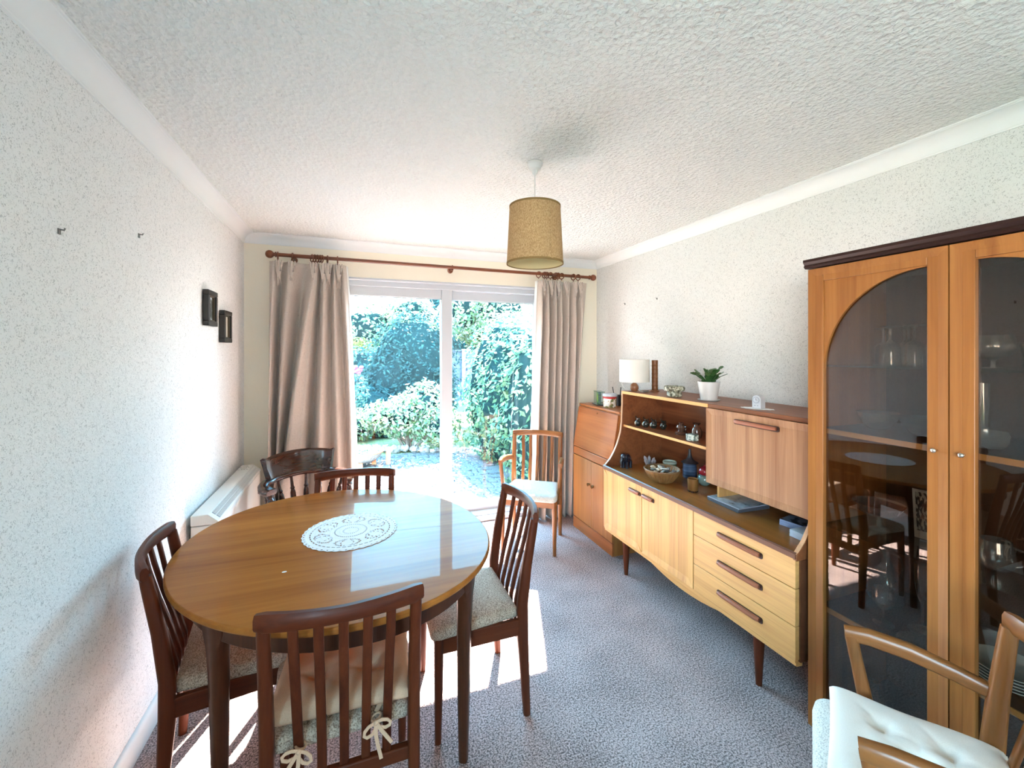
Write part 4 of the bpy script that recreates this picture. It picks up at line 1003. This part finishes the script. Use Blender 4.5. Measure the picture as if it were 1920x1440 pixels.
for k in range(7):
    a = k*.9; b = B(); d = Vector((math.cos(a)*.5, math.sin(a)*.6, 1)).normalized(); p0 = Vector((.012*math.cos(a), .016*math.sin(a), .0)); ln = rnd.uniform(.045,.085)
    b.tube([p0, p0+d*ln*.8, p0+d*ln], [.012, .011, .001], 6); P('crystal', b, M_qz, o, smooth=False)
o = T('green_tin', 'round pale green pot with a white rim behind the basket', 'pot', (2.05, 2.40, WT))
P('body', B().lathe([(.001,0),(.042,0),(.045,.004),(.045,.045),(.001,.045)], seg=28), mat('sage_glaze', rgb(120,140,104), .35), o)
P('rim', B().lathe([(.045,.045),(.047,.048),(.046,.058),(.042,.060),(.039,.050),(.001,.048)], seg=28), mat('sage_white', rgb(206,216,196), .35), o)
o = T('shell_basket', 'round woven cane basket holding shells and pebbles', 'basket', (1.825, 2.205, WT))
seg = 60; prof = [(.058,.0),(.066,.006),(.088,.034),(.104,.062),(.110,.076),(.106,.078),(.100,.064),(.084,.036),(.062,.010),(.0,.008)]
rings = []
for r, z in prof: rings.append([((r+(.0022*math.cos(i*PI) if r > .05 and z < .076 else 0))*math.cos(2*PI*i/seg), (r+(.0022*math.cos(i*PI) if r > .05 and z < .076 else 0))*math.sin(2*PI*i/seg), z) for i in range(seg)])
M_cane = wood('cane', rgb(212,160,100), rgb(160,104,56), 'z', .5)
P('bowl', B().loft(rings), M_cane, o, ang=15)
b = B(); b.tube([(.108*math.cos(a), .108*math.sin(a), .078+.0015*math.sin(24*a)) for a in [2*PI*k/72 for k in range(72)]], .0048, 8, closed=True); P('rim', b, wood('cane_rim', rgb(206,166,120), rgb(150,100,66), 'x', .5), o)
M_shell = [mat('shell_white', rgb(232,226,214), .4), mat('shell_grey', rgb(140,136,132), .5), mat('shell_tan', rgb(196,172,146), .45)]
rnd = random.Random(5); SG = 'shells and pebbles heaped in the cane basket'
heap = [(.0,.0,.052),(.05,.02,.056),(-.05,.02,.056),(.02,-.055,.056),(-.03,-.05,.056),(.03,.06,.056),(-.02,.06,.056),(.068,-.03,.060),(-.07,-.02,.060),(.0,.02,.078),(.035,-.015,.078),(-.035,-.01,.078),(-.005,-.03,.080),(.03,.035,.077),(-.03,.038,.077)]
for k, (x, y, z) in enumerate(heap):
    kind = k % 3
    o = T('seashell' if kind != 1 else 'pebble', ('pale ridged seashell' if kind == 0 else 'smooth grey pebble' if kind == 1 else 'tan spiral seashell')+' heaped in the round cane basket', 'shell' if kind != 1 else 'pebble', (1.825+x, 2.205+y, WT+z), rotz=rnd.uniform(0, 6), group=SG)
    b = B()
    if kind == 0:
        n = 22; V = [(0, -.018, 0)]; 
        for i in range(n+1):
            t = PI*i/n; r = .024+.0012*(i % 2); V.append((r*math.cos(t), -.008+r*math.sin(t), .004+.009*math.sin(t)+.0015*(i % 2)))
        b.faces(V, [(0, i, i+1) for i in range(1, n+1)])
        q = P('valve', b, M_shell[0], o, ang=10); md = q.modifiers.new('t', 'SOLIDIFY'); md.thickness = .004; q.rotation_euler = (rnd.uniform(-.4,.4), rnd.uniform(-.4,.4), 0)
    elif kind == 1:
        b.ball((0,0,0), (rnd.uniform(.014,.02), rnd.uniform(.011,.016), .009), 12, 8); P('stone', b, M_shell[1], o)
    else:
        pts = [((.016-.0016*i*.9)*math.cos(i*.9)*.6, -.016+i*.0030, (.016-.0016*i*.9)*math.sin(i*.9)*.6) for i in range(11)]
        b.tube(pts, [max(.0015, .010-.0008*i) for i in range(11)], 10); P('whorl', b, M_shell[2], o)
m = mat('blue_stoneware', (.1,.12,.16), .3, coat=.3); n1 = N(m, 'ShaderNodeTexNoise', Scale=1.0, Detail=3.0); L(m, coords(m, (3,3,70)), n1.inputs['Vector']); L(m, ramp(m, n1.outputs[0], [(.35, rgb(40,46,62)), (.55, rgb(74,92,120)), (.7, rgb(108,124,146))]), pb(m).inputs['Base Color'])
o = T('lidded_jar', 'blue-grey stoneware jar with tall pointed lid on the worktop', 'jar', (2.045, 2.205, WT))
P('jar', B().lathe([(.001,0),(.040,0),(.044,.006),(.044,.050),(.041,.090),(.043,.096),(.001,.096)], seg=28), m, o)
P('lid', B().lathe([(.043,.0965),(.054,.099),(.048,.105),(.026,.116),(.015,.135),(.009,.160),(.0075,.186),(.001,.188)], seg=28), mat('dark_stone_lid', rgb(46,44,48), .35), o)
o = T('pomegranate_pot', 'round pot with red top half and green lower half', 'pot', (2.02, 2.055, WT))
P('bottom', B().lathe([(.001,0),(.022,0),(.036,.014),(.041,.036),(.036,.054),(.026,.062),(.001,.062)], seg=26), mat('celadon_glaze', rgb(104,124,118), .25, coat=.5), o)
P('top', B().lathe([(.026,.0625),(.033,.072),(.034,.088),(.026,.104),(.012,.112),(.006,.114),(.005,.124),(.001,.125)], seg=26), mat('crimson_glaze', rgb(150,34,48), .22, coat=.6), o)
o = T('wooden_pot', 'small turned wooden pot on tiny feet at the worktop front', 'pot', (1.855, 1.975, WT))
P('cup', B().lathe([(.001,.010),(.026,.010),(.029,.014),(.030,.072),(.030,.078),(.026,.078),(.025,.03),(.001,.028)], seg=26), wood('pot_wood', rgb(196,140,78), rgb(140,88,42), 'z', .4), o)
for k in range(4):
    a = PI/4+k*PI/2; P('foot', B().box(.02*math.cos(a)-.006, .02*math.cos(a)+.006, .02*math.sin(a)-.006, .02*math.sin(a)+.006, 0, .012), M_slot, o)
# placemats
m = mat('placemat_print', (.6,.64,.66), .3, coat=.4); n1 = N(m, 'ShaderNodeTexNoise', Scale=18.0, Detail=5.0, Roughness=.7); L(m, coords(m), n1.inputs['Vector']); L(m, ramp(m, n1.outputs[0], [(.34, rgb(40,44,46)), (.42, rgb(150,164,172)), (.7, rgb(206,218,222))]), pb(m).inputs['Base Color'])
M_cork = mat('mat_edge', rgb(80,78,84), .6)
for k, lab in enumerate(('lowest placemat in the stack under the fall flap', 'second lowest placemat in the stack under the fall flap', 'second highest placemat in the stack under the fall flap', 'top picture placemat of the stack under the fall flap')):
    o = T('placemat', lab, 'placemat', (1.935, 1.735, WT+k*.0058), rotz=R(-3+k*.8), group='stacked picture placemats')
    P('board', B().box(-.105, .105, -.105, .105, 0, .0056), M_cork if k < 3 else mat('mat_top_edge', rgb(150,150,160), .5), o, bevel=.001)
    P('print', B().box(-.102, .102, -.102, .102, .0054, .0058), m if k == 3 else M_cork, o)
def stack(n, x, y, w, d, th, lab, rz, mt, me_, grp):
    for k in range(n):
        pos = ['lowest', 'second lowest', 'third lowest', 'fourth', 'second highest', 'topmost'][k] if n == 6 else ['lower', 'middle', 'upper'][k]
        o = T('coaster', pos+' '+lab, 'coaster', (x, y, WT+k*th), rotz=R(rz+(k % 3)*1.2), group=grp)
        P('board', B().box(-w/2, w/2, -d/2, d/2, 0, th*.94), me_, o, bevel=.0008)
        P('print', B().box(-w/2+.002, w/2-.002, -d/2+.002, d/2-.002, th*.9, th*.97), mt, o)
m2 = mat('coaster_print', (.3,.32,.36), .3); n1 = N(m2, 'ShaderNodeTexNoise', Scale=26.0, Detail=3.0); L(m2, coords(m2), n1.inputs['Vector']); L(m2, ramp(m2, n1.outputs[0], [(.44, rgb(24,26,34)), (.52, rgb(120,128,142))]), pb(m2).inputs['Base Color'])
stack(3, 1.95, 1.42, .10, .10, .0095, 'dark pictured coaster of the rear pile under the flap', 8, m2, mat('coaster_edge', rgb(150,160,190), .5), 'dark coaster pile')
stack(6, 1.865, 1.305, .095, .10, .0052, 'white coaster of the front pile at the worktop end', -4, mat('coaster_pale', rgb(206,212,216), .3), mat('coaster_edge_w', rgb(196,200,210), .5), 'white coaster pile')

# ------------------------------------------------------------------ garden
GZ = -.12
def leafmat(name, cols, rough=.55):
    m = mat(name, cols[0], rough, .04); g = N(m, 'ShaderNodeNewGeometry')
    c_ = ramp(m, g.outputs['Random Per Island'], [(i/(len(cols)-1), tuple(q*.62 for q in c)) for i, c in enumerate(cols)])
    L(m, c_, pb(m).inputs['Base Color']); tl_ = N(m, 'ShaderNodeBsdfTranslucent'); L(m, c_, tl_.inputs[0])
    mx_ = N(m, 'ShaderNodeMixShader'); mx_.inputs[0].default_value = .4
    out = [n_ for n_ in m.node_tree.nodes if n_.type == 'OUTPUT_MATERIAL'][0]
    L(m, pb(m).outputs[0], mx_.inputs[1]); L(m, tl_.outputs[0], mx_.inputs[2]); L(m, mx_.outputs[0], out.inputs[0])
    return m
def leafcloud(blobs, n, size, seed, flat=.35, fill=.85):
    rs = np.random.RandomState(seed); areas = np.array([(b_[3]*b_[4]+b_[4]*b_[5]+b_[3]*b_[5]) for b_ in blobs]); pr_ = areas/areas.sum()
    idx = rs.choice(len(blobs), n, p=pr_); Bv = np.array(blobs)[idx]
    d = rs.normal(size=(n, 3)); d /= np.linalg.norm(d, axis=1)[:, None]
    rad = fill+(1.06-fill)*rs.rand(n)[:, None]
    wob = 1+.12*np.sin(5*d[:, :1]*3+seed)*np.cos(4*d[:, 2:3]*3)
    c_ = Bv[:, :3]+d*Bv[:, 3:6]*rad*wob
    nrm = d*(1-flat)+rs.normal(size=(n, 3))*flat+np.array([0, 0, .25]); nrm /= np.linalg.norm(nrm, axis=1)[:, None]
    t = rs.normal(size=(n, 3)); t -= nrm*(t*nrm).sum(1)[:, None]; t /= np.linalg.norm(t, axis=1)[:, None]; s_ = np.cross(nrm, t)
    ln = size*(.65+.7*rs.rand(n))[:, None]; w_ = ln*.24
    keep = c_[:, 2] > GZ+.01
    V = np.stack([c_-t*ln*.5, c_+s_*w_-nrm*w_*.35, c_+t*ln*.5-nrm*w_*.4, c_-s_*w_-nrm*w_*.35], 1)[keep]
    m_ = len(V); V = V.reshape(-1, 3)
    F = (np.arange(m_)*4)[:, None]+np.array([[0,1,2,3]])
    return V, F
def leaves(name, V, F, m, parent):
    l = WLOC.get(rootof(parent).name)
    if l is not None: V = V-np.array(l)
    me = bpy.data.meshes.new(name); nv, nf = len(V), len(F)
    me.vertices.add(nv); me.vertices.foreach_set('co', V.astype(np.float32).ravel())
    me.loops.add(nf*4); me.loops.foreach_set('vertex_index', F.astype(np.int32).ravel())
    me.polygons.add(nf); me.polygons.foreach_set('loop_start', (np.arange(nf)*4).astype(np.int32)); me.polygons.foreach_set('loop_total', np.full(nf, 4, np.int32))
    me.update(calc_edges=True); me.materials.append(m); o = mesh_obj(name, me, parent); o['kind'] = 'stuff'; return o
def bush(name, label, cat, blobs, n, size, m, seed, stems=4, core=.78, coremat=None, group=None):
    bx = sum(b_[0] for b_ in blobs)/len(blobs); by = sum(b_[1] for b_ in blobs)/len(blobs)
    o = T(name, label, cat, (bx, by, GZ), world=True, group=group)
    V, F = leafcloud(blobs, n, size, seed); leaves('foliage', V, F, m, o)
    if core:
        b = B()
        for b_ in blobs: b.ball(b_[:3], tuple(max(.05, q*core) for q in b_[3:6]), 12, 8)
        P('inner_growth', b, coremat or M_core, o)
    b = B(); rnd = random.Random(seed)
    for k in range(stems):
        q = blobs[k % len(blobs)]; b.tube([(bx+rnd.uniform(-.1,.1), by+rnd.uniform(-.1,.1), GZ), ((bx+q[0])/2, (by+q[1])/2, (GZ+q[2])/2), tuple(q[:3])], [.03,.022,.01], 6)
    P('stems', b, M_bark, o); return o
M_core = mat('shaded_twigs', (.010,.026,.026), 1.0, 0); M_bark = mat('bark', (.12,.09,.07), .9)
G_blue = leafmat('conifer_leaves', [(.02,.065,.07), (.038,.105,.10), (.07,.165,.145)])
G_dark = leafmat('tree_leaves', [(.03,.09,.10), (.06,.16,.14), (.10,.22,.16)])
G_hedge = leafmat('hedge_leaves', [(.05,.15,.12), (.12,.26,.15), (.24,.36,.17), (.36,.42,.28)])
G_pale = leafmat('pale_leaves', [(.10,.22,.12), (.22,.34,.14), (.42,.42,.36), (.45,.48,.30)])
G_yel = leafmat('yellow_leaves', [(.4,.36,.08), (.5,.44,.16)])
M_slab = speck('patio_slab', (.06,.062,.064), (.12,.12,.12), 30, rough=.85, bstr=.2)
M_joint = mat('patio_joint', (.09,.085,.08), .95)
M_lawn = speck('lawn_grass', (.08,.095,.04), (.18,.19,.09), 60, bstr=.6, bdist=.02)
ST('garden_ground', B().box(-16, 16, -10, 30, GZ-.3, GZ-.035), M_lawn)
pt = ST('patio', B().box(-2.6, 2.0, YB+.25, 6.95, GZ-.06, GZ-.012), M_joint)
rnd = random.Random(2); pm = None
for i in range(15):
    for j in range(16):
        x = -1.05+i*.2+(.1 if j % 2 else 0); y = 3.98+j*.185
        if x > 1.82 or x < -.9 or y > 6.9: continue
        if x < ux(640, y)-.35 or x > ux(1010, y)+.25: continue
        if pm is None:
            pv = P('paver', B().box(-.096, .096, -.0885, .0885, -.03, 0), M_slab, None, bevel=.006); pm = pv.data; q = pv
        else:
            q = bpy.data.objects.new('paver', pm); COL.objects.link(q)
            md = q.modifiers.new('bevel', 'BEVEL'); md.width = .006; md.segments = 1
        q.parent = pt; q.location = (x, y, GZ+rnd.uniform(-.004,.004)); q.rotation_euler = (rnd.uniform(-.01,.01), rnd.uniform(-.01,.01), rnd.uniform(-.01,.01))
ed = T('stone_edging', 'row of rough grey stones edging the flower bed beyond the patio', 'stone edging', (.5, 7.0, GZ), world=True)
M_stone = speck('edging_stone', (.18,.18,.18), (.36,.35,.33), 12, bstr=.5, bdist=.02)
for k in range(20):
    x = -1.0+k*.145; y = 7.55-.9*max(0, (x+.3)/1.9)+rnd.uniform(-.05,.05); b = B()
    b.ball((x, y, GZ+.03), (rnd.uniform(.06,.1), rnd.uniform(.05,.09), rnd.uniform(.05,.085)), 9, 6)
    for v in b.bm.verts: v.co += Vector((rnd.uniform(-.012,.012), rnd.uniform(-.012,.012), rnd.uniform(-.012,.012)))
    P('stone', b, M_stone, ed, smooth=False)
# fallen leaves on the patio
rs = np.random.RandomState(3); n = 900
cx_ = rs.uniform(-.6, 1.7, n); cy_ = 3.95+2.95*rs.beta(2.2, 1.3, n); a = rs.uniform(0, 6.28, n); sz = rs.uniform(.015,.04, n)
V = []; 
for k in range(n):
    ca, sa_ = math.cos(a[k])*sz[k], math.sin(a[k])*sz[k]; z = GZ+.008
    V += [(cx_[k]-ca, cy_[k]-sa_, z), (cx_[k]+sa_*.4, cy_[k]-ca*.4, z+.004), (cx_[k]+ca, cy_[k]+sa_, z+.006), (cx_[k]-sa_*.4, cy_[k]+ca*.4, z+.004)]
o = T('leaf_litter', 'dry fallen leaves scattered over the patio outside', 'leaf litter', (.5, 5.5, GZ), world=True)
leaves('fallen_leaves', np.array(V), (np.arange(n)*4)[:, None]+np.array([[0,1,2,3]]), leafmat('dry_leaves', [(.12,.11,.10), (.3,.26,.2), (.4,.4,.36)]), o); o['kind'] = 'stuff'
# planter bowl
o = T('planter_bowl', 'shallow grey planter bowl on terracotta feet at the patio edge', 'planter', (.10, 6.35, GZ), world=True)
P('bowl', B().lathe([(.02,.05),(.12,.055),(.22,.12),(.26,.19),(.27,.20),(.25,.20),(.2,.13),(.02,.10)], .10, 6.35, GZ, 28), speck('planter_stone', (.24,.24,.24), (.36,.35,.34), 30), o)
P('rim', B().lathe([(.255,.195),(.275,.195),(.278,.21),(.255,.212)], .10, 6.35, GZ, 28, cap=False), M_terra, o)
for k in range(3): aa = k*2.09+.2; P('foot', B().box(.10+.14*math.cos(aa)-.03, .10+.14*math.cos(aa)+.03, 6.35+.14*math.sin(aa)-.03, 6.35+.14*math.sin(aa)+.03, GZ, GZ+.075), M_terra, o)
P('support', B().box(.40, .46, 6.30, 6.36, GZ, GZ+.22), M_terra, o)
V, F = leafcloud([(.10, 6.35, GZ+.2, .2, .2, .07)], 350, .05, 9); leaves('planting', V, F, G_pale, o)
# shrubs, hedge and trees
bush('pale_shrub', 'loose pale-leaved shrub in the bed straight behind the patio', 'shrub', [(.72,7.35,.40,.55,.5,.34),(.35,7.4,.42,.32,.3,.22),(1.1,7.2,.55,.42,.4,.45),(1.25,6.9,.25,.4,.35,.35)], 3600, .085, G_pale, 21, stems=9, core=.45)
bush('round_conifer', 'big rounded blue-green conifer in the middle of the garden', 'shrub', [(1.25,10.2,.95,1.05,.9,1.5),(.85,10.0,.75,.7,.7,1.0),(1.7,10.0,.5,.6,.6,.9)], 9000, .085, G_blue, 22, core=.86)
bush('low_conifer', 'low spreading blue-green shrub left of the big conifer', 'shrub', [(.25,9.0,.25,.6,.5,.55),(-.2,9.4,.5,.5,.5,.7),(.55,8.6,.1,.45,.4,.4)], 4200, .075, G_blue, 23, core=.82)
bush('grey_shrub', 'silvery pale shrub low beside the lawn, left of the garden', 'shrub', [(.0,8.3,.12,.38,.35,.32)], 1300, .07, G_pale, 31, core=.6)
bush('apple_tree', 'broad light green tree crown behind the conifer, left', 'tree', [(.35,14.5,2.0,1.3,1.0,1.1),(1.7,14.2,2.5,.9,.9,.9),(-.8,14.6,1.6,1.0,.9,1.2)], 6000, .15, G_pale, 24, core=.7)
bush('dark_tree', 'tall dark conifer tree rising at the garden end, centre', 'tree', [(3.6,17.8,2.4,1.5,1.2,2.9),(2.8,17.6,1.1,1.1,1.0,1.5),(5.0,17.8,1.8,1.5,1.2,2.5)], 7000, .14, G_blue, 25, core=.85)
bush('boundary_bush', 'dark bushy growth along the garden\'s left boundary', 'shrub', [(-1.1,12.0,.65,1.0,.65,1.05),(.2,12.2,.70,.9,.65,.95)], 4200, .12, G_dark, 26, core=.8)
bush('feathery_tree', 'pale feathery tree branches above the fence on the right', 'tree', [(2.75,10.8,2.5,.8,.7,.75),(3.6,10.4,2.45,.9,.7,.95),(3.1,10.6,1.95,.6,.5,.4),(3.4,9.4,1.9,.6,.5,.5)], 5200, .12, G_pale, 27, core=.55)
hd = bush('tall_hedge', 'tall leafy hedge running down the right side of the garden', 'hedge', [(2.38,5.0,.62,.72,.62,1.30),(2.40,5.9,.72,.80,.65,1.32),(2.48,6.9,.78,.82,.70,1.40),(2.95,7.9,.75,.85,.7,1.35),(2.2,6.2,.05,.55,.5,.35),(2.25,4.7,-.02,.5,.4,.3)], 15000, .085, G_hedge, 28, core=.86)
# nearest hedge leaves are separate pieces
lm = B(); lm.faces([(0,-.05,0),(.013,-.02,-.004),(.013,.015,-.004),(0,.05,-.010),(-.013,.015,-.004),(-.013,-.02,-.004),(0,0,.003)], [(6,0,1),(6,1,2),(6,2,3),(6,3,4),(6,4,5),(6,5,0)])
l0 = P('leaf', lm, G_hedge, hd); l0.location = (0,0,0); lme = l0.data
lmats = [leafmat('hedge_leaf_a', [(.10,.26,.16),(.10,.26,.16)]), leafmat('hedge_leaf_b', [(.24,.38,.20),(.24,.38,.20)]), leafmat('hedge_leaf_c', [(.40,.46,.34),(.40,.46,.34)])]
lmes = []
for q in lmats: mm = lme.copy(); mm.materials.clear(); mm.materials.append(q); lmes.append(mm)
hl = WLOC[hd.name]
for k in range(280):
    b_ = [(2.38,5.0,.75,.72,.62,1.35),(2.40,5.9,.85,.80,.65,1.35)][k % 2]
    th = rnd.uniform(PI*.72, PI*1.36); ph = rnd.uniform(-.75, .75)
    d = Vector((math.cos(th)*math.cos(ph), math.sin(th)*math.cos(ph), math.sin(ph)))
    p = Vector(b_[:3])+Vector((d.x*b_[3], d.y*b_[4], d.z*b_[5]))*rnd.uniform(1.0, 1.10)
    if p.z < GZ+.05: p.z = GZ+rnd.uniform(.05,.5)
    if k == 0: q = l0; q.data = lmes[0]
    else: q = bpy.data.objects.new('leaf', lmes[k % 3]); COL.objects.link(q); q.parent = hd
    q.location = p-hl; q.rotation_euler = (d+Vector((rnd.uniform(-.5,.5), rnd.uniform(-.5,.5), rnd.uniform(0,.6)))).to_track_quat('Z', 'Y').to_euler()
    q.scale = [rnd.uniform(.8, 1.25)]*3
bush('sky_blocking_trees', 'unseen row of added trees blocking sky light, beyond the curtain', 'tree', [(-4.8,11.0,2.4,1.9,1.5,3.4),(-6.5,8.5,2.4,2.0,1.7,3.4),(-5.2,14.0,2.2,1.7,1.5,3.0)], 6000, .2, G_dark, 51, core=.88)  # trees out of view, added to cut sky light on the right wall
o = T('flowering_plant', 'magenta flower head among leaves at the garden\'s left edge', 'plant', (.01, 7.9, GZ), world=True)
b = B(); b.tube([(.01,7.9,GZ), (.0,7.9,.5), (.02,7.88,1.16)], [.012,.009,.006], 6); P('stem', b, M_bark, o)
b = B()
for k in range(14):
    a = k*2.4; r = .035+.035*(k % 3)/2; b.ball((.02+r*math.cos(a), 7.86+r*math.sin(a)*.6, 1.17+.05*math.sin(k*1.7)), (.035,.02,.03), 8, 6)
P('flower_head', b, mat('magenta_petals', rgb(206,60,150), .6), o)
V, F = leafcloud([(.0, 7.95, .8, .22, .2, .3)], 260, .08, 41); leaves('foliage', V, F, G_dark, o)
o = T('yellow_shrub', 'small yellow-topped shrub above the left fence panel', 'shrub', (.02, 13.6, GZ), world=True)
V, F = leafcloud([(.02,13.6,1.75,.42,.4,.16),(.1,13.6,1.6,.3,.3,.16)], 700, .10, 42); leaves('foliage', V, F, G_yel, o)
b = B(); b.tube([(.02,13.6,GZ), (.04,13.6,.9), (.02,13.6,1.7)], [.05,.04,.02], 8); P('trunk', b, M_bark, o)
# fence panels
M_fence = wood('fence_timber', rgb(120,132,156), rgb(88,98,124), 'x', .8, fine=14)
def fence(label, xa, xb, y, z1, posts):
    o = T('fence', label, 'fence', ((xa+xb)/2, y, GZ), world=True); nb = 9; h_ = (z1-GZ-.08)/nb; bmsh = None
    for k in range(nb):
        z = GZ+.05+k*h_
        b = B(); b.prism([(y, z), (y-.022, z), (y-.008, z+h_+.02), (y, z+h_+.02)], 'x', xa, xb); P('board', b, M_fence, o, smooth=False)
    for x in posts: P('post', B().box(x-.05, x+.05, y-.09, y+.01, GZ, z1+.06), mat('fence_post', rgb(168,176,178), .8), o)
    n_ = int((xb-xa)/.6)
    for k in range(n_+1): x = xa+(xb-xa)*k/n_; P('batten', B().box(x-.02, x+.02, y-.045, y-.02, GZ+.05, z1), M_fence, o)
    P('cap_rail', B().box(xa, xb, y-.06, y+.02, z1-.01, z1+.03), M_fence, o)
fence('bluish timber fence panel behind the hedge with a pale post', 2.0, 5.2, 13.0, 1.50, (3.14,))
fence('bluish timber fence panel at the left end of the garden', -2.6, .55, 13.2, 1.45, (-1.2,))
